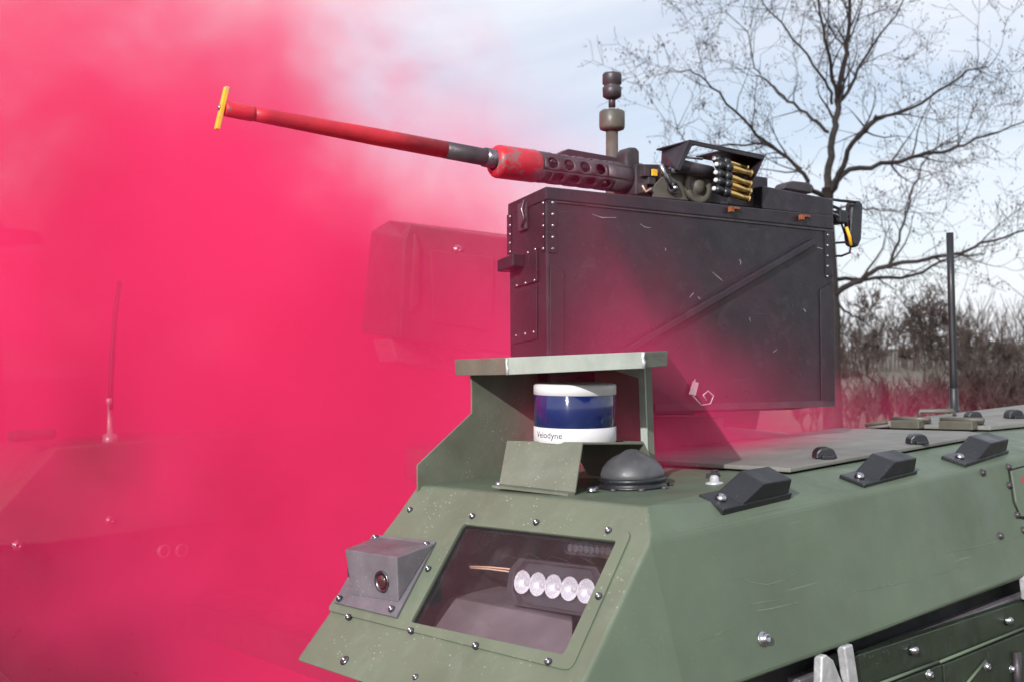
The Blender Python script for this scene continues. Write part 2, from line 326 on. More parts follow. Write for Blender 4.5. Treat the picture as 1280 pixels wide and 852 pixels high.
def bump(cx, cy, z, s=1.0, yaw=0.0, par=None):
    X = V((math.cos(yaw), math.sin(yaw), 0)); Y = V((-math.sin(yaw), math.cos(yaw), 0)); c = V((cx, cy, z)); prof = [(-.020, 0), (-.018, .012), (-.011, .0185), (.004, .020), (.013, .016), (.018, .004), (.018, 0)]
    a = [c + X * (x * s) + Y * (.016 * s) + V((0, 0, h * s)) for x, h in prof]; b = [c + X * (x * s * .98) - Y * (.016 * s) + V((0, 0, h * s)) for x, h in prof]
    o = build('latch', MB().hexa(a, b), 'black', par, bevel=.003 * s)
    build('keeper', MB().box(c - Y * (.022 * s) + V((0, 0, .003)), (.022 * s, .014 * s, .006 * s), (X, Y, V((0, 0, 1)))), 'black', o if o.parent is veh else par, bevel=.001)
    return o
p = atZ(1031, 572, 1.009); bump(p.x, p.y, 1.009, .82, -0.75, hatch)
p = atZ(1147, 554, 1.009); bump(p.x, p.y, 1.009, .82, -0.75, hatch)
p = atZ(1217, 523.5, 1.011); bump(p.x, p.y, 1.011, .85, -0.75, hatch2)
p = atZ(1268, 522, 1.011); bump(p.x, p.y, 1.011, .9, -0.75, hatch2)
p = atZ(1171, 520, 1.011); build('deck_handle', MB().tube([p + V((-.02, .03, 0)), p + V((-.015, .03, .012)), p + V((.015, -.03, .012)), p + V((.02, -.03, 0))], .005, 8), 'khaki', hatch2)
# small deck fittings by the dome
p = atZ(893, 604, 1.0); build('deck_plug', MB().lathe([(0, .012), (.002, .011), (.003, .006), (.009, .0055), (.011, .003)], p, (0, 0, 1), 16), 'clip', veh)
p = atZ(891, 596, 1.0); build('deck_clip', MB().box(p + V((0, 0, .003)), (.02, .009, .006)).box(p + V((.004, 0, .007)), (.008, .007, .006)), 'gun', veh, bevel=.001)
# camera cleats along the shoulder
nS = (L2[1] - L1[1]).cross(L1[2] - L1[1]).normalized(); nS = nS if nS.z > 0 else -nS
def pS(u, v): return at(u, v, L1[1], nS)
nS1 = nS
def cleat(u0, v0, u1, v1, k):
    nS = nS1; O = L1[1]
    if k == 0:
        O = L1[0].lerp(L1[1], .45); nS = (L1[0].lerp(L1[1], .85) - O).cross(L2[0].lerp(L2[1], .65) - O).normalized(); nS = nS if nS.z > 0 else -nS
    up_ = .0075 if k == 0 else .0015; P0 = at(u0, v0, O, nS) + nS * up_; P1 = at(u1, v1, O, nS) + nS * up_; X = (P1 - P0); Ln = X.length; X.normalize(); Y = nS.cross(X).normalized()
    wd_ = .019
    def q(x, y, z): return P0 + X * x + Y * y + nS * z
    base = build('shoulder_cleat', MB().prism([q(0, -wd_, -.009), q(Ln, -wd_, -.009), q(Ln, wd_, -.009), q(0, wd_, -.009)], nS * .013), 'black', veh, bevel=.0015)
    prof = [(Ln * .26, .0035), (Ln * .50, .026), (Ln * .93, .024), (Ln * .95, .0035)]
    build('cleat_block', MB().hexa([q(x, -wd_ * .95, z) for x, z in prof], [q(x, wd_ * .95, z) for x, z in prof]), 'black', base, bevel=.0018)
    bolt(q(Ln * .13, 0, .004), nS, base, r=.0068, h=.006, m='steel')
cleat(886, 637, 972, 617, 0); cleat(1064, 603, 1131, 586, 1); cleat(1191, 578, 1246, 561, 2)
# side bolts and rounded access panel
nSide = (SB[1] - SB[0]).cross(L1[0] - SB[0]).normalized(); nSide = nSide if nSide.y < 0 else -nSide
def pSd(u, v, h=0): return at(u, v, SB[1] + nSide * h, nSide)
bolt(pSd(953, 798), nSide, veh, r=.0062, h=.009, kind='hex', m='steel')
for u, v in ((1228, 590), (1260, 583), (1261, 606), (1271, 643), (1250, 669), (1279, 662)): bolt(pSd(u, v), nSide, veh, r=.0042, h=.005, kind='hex', m='gun')
pan = [pSd(1262, 588, .0003), pSd(1330, 570, .0003), pSd(1330, 660, .0003), pSd(1276, 645, .0003), pSd(1268, 627, .0003)]
ap = build('access_panel', MB().prism(pan, nSide * .0035), 'green', veh, bevel=.001)
mb = MB(); cpn = sum(pan, V()) / 5
build('panel_seal', MB().tube([p + (p - cpn).normalized() * .0025 for p in pan] + [pan[0] + (pan[0] - cpn).normalized() * .0025], .0016, 6), 'gap', ap)
build('red_sticker', MB().prism([pSd(1277, 597, .004), pSd(1287, 595, .004), pSd(1287, 600, .004), pSd(1277, 602, .004)], nSide * .0004), 'red', ap)

# long pale scratches along the side
M['scuff'] = mat('scuffed_paint', (0.125, 0.155, 0.11), 0.6, var=0.3, vscale=40); M['chip'] = mat('chipped_paint', (0.32, 0.29, 0.30), 0.6, var=0.3, vscale=80)
def scuff(pts, fn, nrm, w_, m_, par, nm):
    P = [fn(u, v) + nrm * .0004 for u, v in pts]; mb = MB(); n_ = len(P); vs_ = []
    for i, p_ in enumerate(P):
        d_ = (P[min(i + 1, n_ - 1)] - P[max(i - 1, 0)]).normalized(); sd_ = nrm.cross(d_).normalized(); k_ = w_ * (.25 + .75 * math.sin(math.pi * (i + .3) / (n_ - .4)))
        vs_ += [p_ - sd_ * k_, p_ + sd_ * k_]
    mb.add(vs_, [(2 * i, 2 * i + 1, 2 * i + 3, 2 * i + 2) for i in range(n_ - 1)]); build(nm, mb, m_, par, recalc=False)
for pts, w_ in (([(924, 719), (938, 727), (959, 730), (980, 724), (998, 713)], .0006), ([(939, 764), (968, 759), (998, 752)], .0008), ([(930, 757), (950, 752), (976, 748)], .0005), ([(1066, 739), (1100, 733), (1137, 725)], .0007), ([(1167, 718), (1183, 713), (1197, 707)], .0005), ([(1180, 690), (1230, 680), (1280, 668)], .0005), ([(870, 800), (890, 795), (915, 783)], .0006)):
    scuff(pts, pSd, nSide, w_, 'scuff', hullo, 'scratch')
# undercut, rail, skirt below the shoulder
build('undercut', MB().box((1.09, .165, .765), (2.46, .40, .085)), 'gap', veh)  # near-black block: the shade of the gap is put into its colour
rail = MB(); rail.prism([V((.20, -.052, .777)), V((XR, -.052, .785)), V((XR, -.052, .760)), V((.20, -.052, .752))], (0, .05, 0)); build('side_rail', rail, 'housing', veh, bevel=.002)
yk = -.064
sk = [atY(1058, 829, yk), atY(1072, 818, yk), atY(1280, 750, yk)]; d_ = (sk[2] - sk[1]); sk2 = sk[1] + d_ * 2.6
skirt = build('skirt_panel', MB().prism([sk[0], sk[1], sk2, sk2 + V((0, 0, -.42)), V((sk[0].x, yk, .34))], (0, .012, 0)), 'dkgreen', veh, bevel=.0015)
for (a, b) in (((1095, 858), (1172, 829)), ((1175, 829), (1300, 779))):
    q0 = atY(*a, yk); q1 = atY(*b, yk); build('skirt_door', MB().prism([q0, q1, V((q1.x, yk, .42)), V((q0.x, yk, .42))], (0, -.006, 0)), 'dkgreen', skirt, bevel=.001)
for a, b in (((1095, 855.5), (1172, 826.5)), ((1175, 826.5), (1300, 776))):
    q0 = atY(*a, yk - .004); q1 = atY(*b, yk - .004); build('door_lip', MB().tube([q0, q1], .0022, 6), 'green', skirt)
for u, v in ((1138, 812), (1257, 775)):
    p = atY(u, v, yk); build('skirt_stud', MB().lathe([(0, .007), (.004, .006), (.010, .0045), (.012, .001)], p, (0, -1, .2), 12), 'steel', skirt)
for u, v in ((1160, 842), (1232, 832), (1264, 835)): bolt(atY(u, v, yk - .006), (0, -1, 0), skirt, r=.005, h=.007, kind='hex', m='steel')
bar = [atY(1232, 825, yk - .008), atY(1205, 858, yk - .008)]; build('brace_rod', MB().tube(bar, .0022, 6), 'green', skirt)
p = atY(1272, 840, yk - .012); build('door_hinge', MB().tube([p + V((0, 0, .03)), p + V((0, 0, -.04))], .006, 10), 'gun', skirt)
# pale cable clips hanging from the shoulder
def clip(pts, wdt, nm='hanging_clip'):
    P = [atY(u, v, -.066) for u, v in pts]; build(nm, MB().prism(P, (0, -.012, 0)), 'clip', veh, bevel=.002)
clip([(1017, 818), (1022, 815), (1031, 822), (1043, 852), (1050, 880), (1012, 880), (1016, 850)], .01)
clip([(1045, 806), (1055, 802), (1057, 812), (1062, 845), (1066, 870), (1052, 870), (1049, 835)], .01)
clip([(1273, 722), (1279, 712), (1300, 720), (1300, 760), (1276, 748)], .01)
build('strap', MB().prism([atY(1031, 823, -.06), atY(1047, 812, -.06), atY(1056, 870, -.06), atY(1042, 870, -.06)], (0, .01, 0)), 'gap', veh)

# lower body, tracks, platform between the pods, the far pod
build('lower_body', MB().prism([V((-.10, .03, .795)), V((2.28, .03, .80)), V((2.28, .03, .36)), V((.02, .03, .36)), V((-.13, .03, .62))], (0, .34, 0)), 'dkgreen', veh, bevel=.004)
def track(y0, y1):
    pts = []; r = .2
    for k in range(13): a = math.pi / 2 + math.pi * k / 12; pts.append((-.02 + r * math.cos(a), .205 + r * math.sin(a)))
    for k in range(13): a = -math.pi / 2 + math.pi * k / 12; pts.append((2.22 + r * math.cos(a), .205 + r * math.sin(a)))
    t = build('track', MB().prism([V((x, y0, z)) for x, z in pts], (0, y1 - y0, 0)), 'track', veh)
    mb = MB(); n = 46
    for k in range(n):
        x = -.05 + 2.3 * k / (n - 1); mb.box((x, (y0 + y1) / 2, .409), (.024, y1 - y0 + .01, .02))
    o = build('track_lugs', mb, 'track', t); o['kind'] = 'stuff'
track(.0, .36); track(1.85, 2.2)
build('load_platform', MB().box((1.25, 1.105, .56), (1.9, 1.38, .08)), 'dkgreen', veh, bevel=.004)
yF = 1.80
FT = [V((-.045, yF, 1.005)), V((XR, yF, 1.0)), V((XR, yF, .785)), V((-.040, yF, .785)), V((-.235, yF, .66))]
fp = MB(); fp.hexa([V((.0, yF, 1.003)), V((XR, yF, 1.0)), V((XR, yF, .785)), V((-.03, yF, .785)), V((-.20, yF, .80))], [V((.0, yF + .42, 1.003)), V((XR, yF + .42, 1.0)), V((XR, yF + .49, .785)), V((-.03, yF + .49, .785)), V((-.20, yF + .47, .80))])
far = build('far_pod_hull', fp, 'green', veh, bevel=.006, label='second track pod deep in the red smoke')
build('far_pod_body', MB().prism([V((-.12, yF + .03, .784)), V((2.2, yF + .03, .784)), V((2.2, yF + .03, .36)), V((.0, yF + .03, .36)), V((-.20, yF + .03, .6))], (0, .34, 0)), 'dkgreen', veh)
for u, v in ((138, 650), (22, 681), (480, 560)): bolt(atY(u, v, yF - .001), (0, -1, 0), far, r=.009, h=.008, kind='hex', m='steel')
for u, v in ((205, 688), (227, 687)):
    build('lifting_ring', MB().lathe([(-.006, .012), (-.006, .017), (.006, .017), (.006, .012), (-.006, .012)], atY(u, v, yF + .02), (0, 1, 0), 18, cap=False), 'clip', veh)
for u in (40, 265, 360): build('far_latch', MB().box(atY(u, 543, yF + .05), (.10, .05, .024)), 'khaki', far, bevel=.008)
# antennas
ab = V((.13, yF + .06, 1.0))
def atF(u, v): return atY(u, v, yF + .06)
wa = build('whip_antenna', MB().tube([atF(u, v) for u, v in ((138, 512), (139, 475), (141, 435), (144, 395), (149.5, 352))], [.0065, .0062, .006, .0058, .0055], 10), 'black', veh, label='slim whip antenna standing in the red smoke')
build('antenna_base', MB().lathe([(-.02, .02), (.012, .018), (.016, .008), (.085, .0045), (.09, .008), (.10, .008), (.102, .003)], atF(138, 549), (0, 0, 1), 14), 'clip', wa)
pb = atZ(1193, 518, 1.003); dp = (pb - CAM).dot(FWD); ptop = atd(1187.2, 291, dp)
ra = build('rod_antenna', MB().tube([pb, pb.lerp(ptop, .25), pb.lerp(ptop, .6), ptop], [.0088, .0084, .0082, .0082], 16), 'black', veh, label='thick upright black rod antenna at the rear of the deck')
build('antenna_collar', MB().lathe([(0, .016), (.01, .014), (.012, .010), (.06, .0098), (.062, .0092)], pb, ptop - pb, 16), 'black', ra)

# ------------------------------------------------------------------ sensor shelter (sheet metal roof, side wall, lidar bracket)
x0 = .035; tw_ = .0
shp = [atX(568, 450.5, x0 + .05), atX(634, 448, x0), atX(804, 441, x0), atX(834.5, 440, x0 + .055)]
shb = [atX(570, 469, x0 + .05), atX(635, 468, x0), atX(805, 460, x0), atX(834.5, 457, x0 + .055)]
back = [atX(833, 441, .30), V((.30, shp[0].y - .02, shp[0].z + .002))]
sh = build('sensor_shelter', MB().add(shp + back, [(0, 1, 2, 3, 4, 5)]), 'shelter', veh, label='bent sheet metal roof sheltering the lidar')
md = sh.modifiers.new('sheet', 'SOLIDIFY'); md.thickness = .003; md.offset = 1
for i, (m_, nm) in enumerate((('shelter', 'roof_lip'), ('edge', 'roof_lip'), ('shelter', 'roof_lip'))):  # middle lip in paler paint: the light it catches is put into its colour
    q = [shp[i] + V((0, 0, .0015)), shp[i + 1] + V((0, 0, .0015)), shb[i + 1], shb[i]]
    nn = (q[1] - q[0]).cross(q[3] - q[0]).normalized(); nn = nn if nn.dot(CAM - q[0]) < 0 else -nn
    build(nm, MB().prism(q, nn * .003), m_, sh, bevel=.0008)
for k in (1, 2): build('weld_seam', MB().tube([shp[k] + V((-.001, -.001, .001)), shp[k].lerp(shb[k], .3) + V((-.0015, 0, 0)), shp[k].lerp(shb[k], .6) + V((-.001, -.001, 0)), shb[k] + V((-.001, 0, 0))], [.0024, .0018, .0025, .0016], 7), 'clip', sh)
yw = .397
lw = [atY(u, v, yw) for u, v in ((572, 468), (590, 484), (590, 515.6), (522, 580.7), (522, 603))]
lw = [V((shp[0].x + .0, yw, shp[0].z - .004))] + lw[1:-1] + [V((lw[-1].x, yw, .992)), V((.298, yw, .992)), V((.298, yw, shp[0].z - .002))]
build('shelter_wall', MB().prism(lw, (0, .003, 0)), 'shelter', sh, bevel=.0006)
ybr = atX(806, 520, .296).y; yb = [V((.296, yw - .003, 1.001)), V((.296, yw - .003, 1.164)), V((.296, ybr, 1.164)), V((.296, ybr, 1.001))]
build('back_wall', MB().prism(yb, (.003, 0, 0)), 'shelter', sh)
rw0 = atX(808, 484, .20); rw1 = atX(811, 562, .20)
pw = [V((.20, rw0.y, shp[3].z - .002)), V((.20, rw0.y, 1.06)), V((.205, rw0.y, 1.001)), V((.212, rw0.y, 1.001)), V((.212, rw0.y, shp[3].z - .002))]
build('shelter_wall', MB().prism(pw, (0, .004, 0)), 'shelter', sh, bevel=.0006)
build('wall_flange', MB().prism([V((.199, rw0.y - .001, 1.150)), V((.199, rw0.y - .001, 1.0)), V((.199, rw0.y + .010, 1.0)), V((.199, rw0.y + .010, 1.135)), V((.199, rw0.y + .05, 1.145)), V((.199, rw0.y + .05, 1.150))], (-.003, 0, 0)), 'edge', sh, bevel=.0006)
# lidar bracket
q1 = atd(633.5, 550, 1.465); q2 = atd(728, 552, 1.385); q3 = atd(805, 552, 1.445); q4 = q1 + q3 - q2
f2 = atZ(718.5, 614.5, 1.0035); f1 = at(623.7, 604, q1, (q2 - q1).cross(f2 - q1))
br = build('lidar_bracket', MB().prism([q1, q2, q3, q4], (0, 0, -.003)), 'shelter', veh, bevel=.0008, label='folded sheet bracket carrying the lidar')
nb = (q2 - q1).cross(f1 - q1).normalized(); nb = nb if nb.dot(CAM - q1) < 0 else -nb
build('bracket_leg', MB().prism([q1, q2, f2, f1], nb * .003), 'shelter', br, bevel=.0008)
build('bracket_leg', MB().prism([q4, q3, q3 + (f2 - q2) * .95 + V((.06, .01, 0)), q4 + (f1 - q1) * .95 + V((.06, .01, 0))], nb * -.003), 'shelter', br, bevel=.0008)
build('bracket_foot', MB().prism([f1 + V((0, 0, -.0005)), f2 + V((0, 0, -.0005)), f2 + V((-.012, 0, -.0005)), f1 + V((-.012, 0, -.0005))], (0, 0, -.003)), 'shelter', br)
for u, v in ((624, 606), (698, 611), (740, 614)): bolt(atZ(u, v, 1.001), (0, 0, 1), br, r=.0065, h=.006, m='steel')

# rubber boot dome
dc = atZ(791, 608, 1.0)
dm = build('antenna_dome', MB().lathe([(.011, .0405), (.018, .040), (.026, .037), (.033, .031), (.038, .024), (.043, .014), (.047, .007), (.048, .001)], dc, (0, 0, 1), 40), 'rubber', veh, label='grey rubber boot dome on the deck corner')
build('dome_base', MB().lathe([(0, .0435), (.003, .0435), (.004, .0415), (.008, .0415), (.009, .043), (.013, .042), (.0135, .040)], dc, (0, 0, 1), 40), 'black', dm)
for k in range(5):
    a = 2.6 + k * .75; bolt(dc + V((math.cos(a) * .047, math.sin(a) * .047, 0)), (0, 0, 1), dm, r=.0045, h=.004, m='gun')

# ------------------------------------------------------------------ lidar
lc0 = (q1 + q3) / 2 + V((0, 0, .0006)); lax = UP * .98 + V((0, 0, .02)); lax.normalize()
lid = thing('lidar_sensor', 'round white lidar with dark blue glass band under the sheet metal roof', 'sensor', lc0)
R0 = .0540
build('base', MB().lathe([(0, R0 - .001), (.001, R0), (.0190, R0), (.0198, R0 - .001)], lc0, lax, 64), 'white', lid)
build('glass_band', MB().lathe([(.0195, R0 - .0012), (.0198, R0 - .0008), (.0605, R0 - .0008), (.061, R0 - .0012)], lc0, lax, 64), 'lidar', lid)
build('cap', MB().lathe([(.0608, R0 - .001), (.0612, R0), (.0725, R0), (.0745, R0 - .0012), (.0752, R0 - .004), (.0752, .001)], lc0, lax, 64), 'white', lid)
# lettering wrapped round the base
tcu = bpy.data.curves.new('lettering', 'FONT'); tcu.body = 'Velodyne'; tcu.size = .0116; tcu.resolution_u = 3
tob = bpy.data.objects.new('lettering_tmp', tcu); COL.objects.link(tob); bpy.context.view_layer.update()
tme = bpy.data.meshes.new_from_object(tob.evaluated_get(bpy.context.evaluated_depsgraph_get())); bpy.data.objects.remove(tob)
ex = (RIGHT - lax * RIGHT.dot(lax)).normalized(); ez = lax.cross(ex).normalized()
if ez.dot(CAM - lc0) < 0: ez = -ez
wdt = max(v.co.x for v in tme.vertices)
bm = bmesh.new(); bm.from_mesh(tme); bmesh.ops.triangulate(bm, faces=bm.faces); bmesh.ops.subdivide_edges(bm, edges=[e for e in bm.edges if e.calc_length() > .003], cuts=1)
aend = math.asin(-.35)
for v in bm.verts:
    a = aend - (wdt - v.co.x) / R0; r = R0 + .00025
    P = lc0 + lax * (.0070 + v.co.y) + ex * (math.sin(a) * r) + ez * (math.cos(a) * r); v.co = P - lid.location
bm.to_mesh(tme); bm.free(); tme.materials.append(M['text']); to = bpy.data.objects.new('lettering', tme); COL.objects.link(to); to.parent = lid

# ------------------------------------------------------------------ things inside the compartment
yc = W[1] - nF * .05
def pC(u, v, h): return pF(u, v, -h)          # h metres behind the nose surface
def light_bar(P0, P1, hgt, dep, label, n, grp):
    X = (P1 - P0); Ln = X.length; X.normalize(); nrm = (CAM - (P0 + P1) / 2); nrm = (nrm - X * nrm.dot(X)); nrm.normalize(); Yv = nrm.cross(X).normalized(); Yv = Yv if Yv.z > 0 else -Yv
    c = (P0 + P1) / 2
    t = thing('light_bar', label, 'lamp', c, grp)
    oc = []
    hx, hy = Ln / 2, hgt / 2; ch = hgt * .28
    for x, y in ((-hx, -hy + ch), (-hx + ch, -hy), (hx - ch, -hy), (hx, -hy + ch), (hx, hy - ch), (hx - ch, hy), (-hx + ch, hy), (-hx, hy - ch)): oc.append(c + X * x + Yv * y)
    ic = [c + (p - c) * .86 for p in oc]
    mb = MB(); o2 = [p - nrm * dep for p in oc]; i2 = [p - nrm * .010 for p in ic]; k = 8
    mb.add(oc + ic + o2 + i2, [(i, (i + 1) % k, k + (i + 1) % k, k + i) for i in range(k)] + [(i, (i + 1) % k, 2 * k + (i + 1) % k, 2 * k + i) for i in range(k)]
           + [(k + i, k + (i + 1) % k, 3 * k + (i + 1) % k, 3 * k + i) for i in range(k)] + [tuple(range(2 * k, 3 * k)), tuple(range(3 * k, 4 * k))])
    build('body', mb, 'gun', t, bevel=.0012)
    build('reflector_tray', MB().prism([c + (p - c) * .85 - nrm * .0095 for p in oc], nrm * -.0004), 'gun', t)
    iw = Ln * .86 - ch * .3
    for j in range(n):
        cc = c + X * (-iw / 2 + iw * (j + .5) / n) - nrm * .009; r = min(iw / n * .54, hgt * .40)
        rf = build('reflector', MB().lathe([(.009, r), (.006, r * .9), (.002, r * .55), (.0008, r * .28)], cc, nrm, 16, cap=False), 'reflector', t)
        build('diode', MB().lathe([(.0008, r * .3), (.003, r * .24), (.004, r * .05)], cc, nrm, 10), 'white', rf)
    build('cover_glass', MB().prism([c + (p - c) * .855 - nrm * .0012 for p in oc], nrm * .0008), 'clear', t)
    mb = MB()
    for j in range(7):
        q = c + X * (-hx * .8 + hx * 1.6 * j / 6) - nrm * (dep + .004); mb.box(q, (.0025, hgt * .8, .009), (X, Yv, nrm))
    build('cooling_fins', mb, 'gun', t)
    return t
light_bar(pC(634, 724, .045), pC(754, 741, .045), 0.056, .022, 'black five lamp light bar behind the nose window', 5, None)
light_bar(pC(704, 683, .05), pC(776, 690, .05), .016, .012, 'thin strip lamp at the upper corner inside the nose window', 9, None)
eb = [pC(553, 745, .075), pC(607, 728, .115), pC(640, 732, .115), pC(700, 760, .09), pC(706, 850, .06), pC(535, 850, .05)]
eqb = thing('equipment_box', 'pale grey slant topped box on the compartment floor below the light bar', 'box', pC(620, 800, .07))
build('casing', MB().hexa([pC(556, 744, .055), pC(716, 776, .055), pC(716, 850, .03), pC(520, 830, .03)], [pC(606, 727, .12), pC(716, 752, .12), pC(716, 850, .12), pC(540, 830, .12)]), 'cavbox', eqb, bevel=.002)
wr = thing('cable_bundle', 'loose copper and black wires beside the light bar', 'cable', pC(620, 710, .05))
for k, (a, b, c_) in enumerate((((588, 709), (612, 710.5), (654, 716)), ((586, 707), (612, 708), (654, 712)))):
    build('wire', MB().tube([pC(*a, .05), pC(*b, .048), pC(*c_, .046)], .0011, 6), 'wire', wr)
for k in range(5):
    u = 625 + k * 28; pts = [pC(u, 700, .06), pC(u + 8, 694 - 4 * (k % 2), .055), pC(u + 20, 697, .055), pC(u + 34, 704, .06)]
    build('wire', MB().tube(pts, .0009, 5), 'gap', wr)

# ------------------------------------------------------------------ weapon station frame: A back along the gun, Lv across (away), H up
T0 = atd(683, 233, 1.65)
Av = (RIGHT * (2750 - 640) + UP * (426 - 519) + FWD * FPX).normalized()
Lv = V((-Av.y, Av.x, 0)).normalized(); Hv = Av.cross(Lv).normalized(); Hv = Hv if Hv.z > 0 else -Hv
AX = (Av, Lv, Hv)
def pT(u, v, l): return at(u, v, T0 + Lv * l, Lv)
# --- ammunition box
bxr = thing('ammunition_box', 'large black riveted ammunition box with diagonal brace below the machine gun', 'box', pT(860, 505, 0.05))
nc = [pT(683, 247, 0), pT(1041, 284, 0), pT(1043, 506, 0), pT(818, 512, 0), pT(686, 515, 0)]
fl_t = pT(636, 268, .10); 
wB = .10
fcn = [pT(636, 266, wB), pT(636, 266, wB) + (nc[1] - nc[0]), pT(636, 266, wB) + (nc[2] - nc[0]), pT(636, 266, wB) + (nc[3] - nc[0]), pT(637.5, 500, wB)]
build('body', MB().hexa(nc, fcn), 'box', bxr, bevel=.003)
lidn = [pT(682.5, 233, -.004), pT(1042, 270, -.004), pT(1042, 287, -.004), pT(682.5, 249.5, -.004)]
lt = pT(634.5, 255, wB + .004); l0 = lidn[0]; lidf = [lt, lt + (lidn[1] - l0), lt + (lidn[2] - l0), lt + (lidn[3] - l0)]
lido = build('lid', MB().hexa(lidn, lidf), 'box', bxr, bevel=.002)
build('lid_seam', MB().prism([pT(683, 249.5, -.001), pT(1041, 287.5, -.001), pT(1041, 290, -.001), pT(683, 252, -.001)], Lv * -.0015), 'gun', bxr)
strip = MB().prism([pT(685, 252, 0), pT(695, 253, 0), pT(695, 316, 0), pT(685, 315.5, 0)], Lv * -.002); cs1 = build('corner_strip', strip, 'box', bxr)
cs2 = build('corner_strip', MB().prism([pT(1030, 288, 0), pT(1040, 289, 0), pT(1041, 345, 0), pT(1031, 345, 0)], Lv * -.002), 'box', bxr)
for k in range(5):
    bolt(pT(691, 253.5 + 14.4 * k, -.002), -Lv, cs1, r=.0027, h=.0018, kind='dome', m='steel', name='rivet')
    bolt(pT(1034.5, 294 + 12.9 * k, -.002), -Lv, cs2, r=.0027, h=.0018, kind='dome', m='steel', name='rivet')
build('corner_trim', MB().prism([pT(686.5, 330, 0), pT(704, 341, 0), pT(704, 510, 0), pT(686.5, 510, 0)], Lv * -.003), 'box', bxr, bevel=.0012)
build('corner_trim', MB().prism([pT(1024, 362, 0), pT(1041, 352, 0), pT(1042.5, 502, 0), pT(1026, 502, 0)], Lv * -.003), 'box', bxr, bevel=.0012)
b0, b1 = pT(757, 452, 0), pT(1013, 303, 0); bd = (b1 - b0).normalized(); bn = Hv - bd * Hv.dot(bd); bn.normalize()
build('brace', MB().prism([b0 - bn * .006, b1 - bn * .006, b1 + bn * .006, b0 + bn * .006], Lv * -.010), 'box', bxr, bevel=.002)
build('brace_flange', MB().prism([b0 - bn * .010, b1 - bn * .010, b1 + bn * .011, b0 + bn * .011], Lv * -.0012), 'box', bxr)
build('bottom_ledge', MB().prism([pT(690, 503, .012), pT(868, 505, .012), pT(868, 518, .012), pT(690, 520, .012)], Lv * .07), 'box', bxr, bevel=.002)
build('bottom_edge', MB().prism([pT(818, 505, -.001), pT(1043, 500, -.001), pT(1043, 507.5, -.001), pT(818, 513.5, -.001)], Lv * -.002), 'gun', bxr)
for u in (862.0,):
    k_ = build('safety_clip', MB().tube([pT(869, 474, -.006), pT(864, 484, -.006), pT(866, 494, -.006), pT(877, 506, -.006), pT(888, 504, -.006), pT(892, 494, -.006), pT(885, 488, -.006), pT(879, 493, -.006), pT(883, 500, -.006)], .0012, 6), 'clip', bxr)
    build('clip_tag', MB().prism([pT(866, 476, -.006), pT(872, 478, -.006), pT(868, 494, -.006), pT(861, 492, -.006)], Lv * -.003), 'clip', k_)
for pts, w_ in (([(890, 340), (896, 345), (903, 351)], .0005), ([(924, 324), (926, 328), (925, 331)], .0009), ([(831, 310), (832, 312), (832, 314)], .0008), ([(862, 372), (864, 369), (867, 366)], .0008), ([(872, 371), (874, 373), (876, 374)], .0006), ([(1021, 309), (1024, 310), (1028, 311)], .0005), ([(937, 396), (937, 399), (938, 402)], .0005), ([(966, 440), (969, 438), (971, 436)], .0005), ([(740, 268), (752, 272), (770, 272)], .0005), ([(800, 280), (806, 284), (813, 285)], .0005), ([(1004, 386), (1006, 388), (1007, 390)], .0007)):
    scuff(pts, lambda u, v: pT(u, v, 0), -Lv, w_, 'chip', bxr, 'paint_chip')
# scuffed front end of the box (plane facing -A)
nE = (fcn[0] - nc[0]).cross(fcn[4] - nc[0]).normalized(); nE = nE if nE.dot(CAM - nc[0]) > 0 else -nE
def pE(u, v, h=0): return at(u, v, nc[0] + nE * h, nE)
for (u0, v0, u1, v1) in ((637.5, 271, 637.5, 315), (679, 254, 679, 311)):
    cs = build('corner_strip', MB().prism([pE(u0 - 2.5, v0 - 2, 0), pE(u0 + 2.5, v0 - 3, 0), pE(u1 + 2.5, v1 + 3, 0), pE(u1 - 2.5, v1 + 4, 0)], nE * .002), 'box', bxr)
    for k in range(5): bolt(pE(u0, v0 + (v1 - v0) * k / 4, .002), nE, cs, r=.0027, h=.0018, kind='dome', m='steel', name='rivet')
la = build('latch', MB().prism([pE(650, 256, 0), pE(661, 252, 0), pE(661, 287, 0), pE(651, 291, 0)], nE * .006), 'gun', bxr, bevel=.002)
build('latch_hook', MB().tube([pE(655, 250, .009), pE(652, 262, .011), pE(655, 272, .011), pE(652, 284, .009)], .0018, 8), 'bolt', la)
hd = build('end_handle', MB().prism([pE(643, 322, 0), pE(673, 310, 0), pE(673, 352, 0), pE(644, 360, 0)], nE * .003), 'box', bxr, bevel=.001)
build('handle_grip', MB().prism([pE(636, 326, .003), pE(656, 318, .003), pE(656, 334, .003), pE(636, 341, .003)], nE * .022), 'box', hd, bevel=.002)
for u, v in ((647, 322), (660, 316), (669, 312), (646, 357), (657, 354), (668, 350.5)): bolt(pE(u, v, .003), nE, hd, r=.0026, h=.0018, kind='dome', m='steel', name='rivet')
hp = build('end_plate', MB().prism([pE(642, 366, 0), pE(672, 357, 0), pE(672, 424, 0), pE(643, 430, 0)], nE * .002), 'box', bxr, bevel=.0008)
for u, v in ((645, 419.5), (656.5, 417), (667, 415)): bolt(pE(u, v, .002), nE, hp, r=.0026, h=.0018, kind='dome', m='steel', name='rivet')
for u, v in ((914, 262), (1002, 272)):
    build('rusty_hinge', MB().box(pT(u, v, -.010), (.008, .008, .009), AX).box(pT(u + 7, v - 1.5, -.008), (.012, .005, .004), AX), 'orange', lido, bevel=.001)

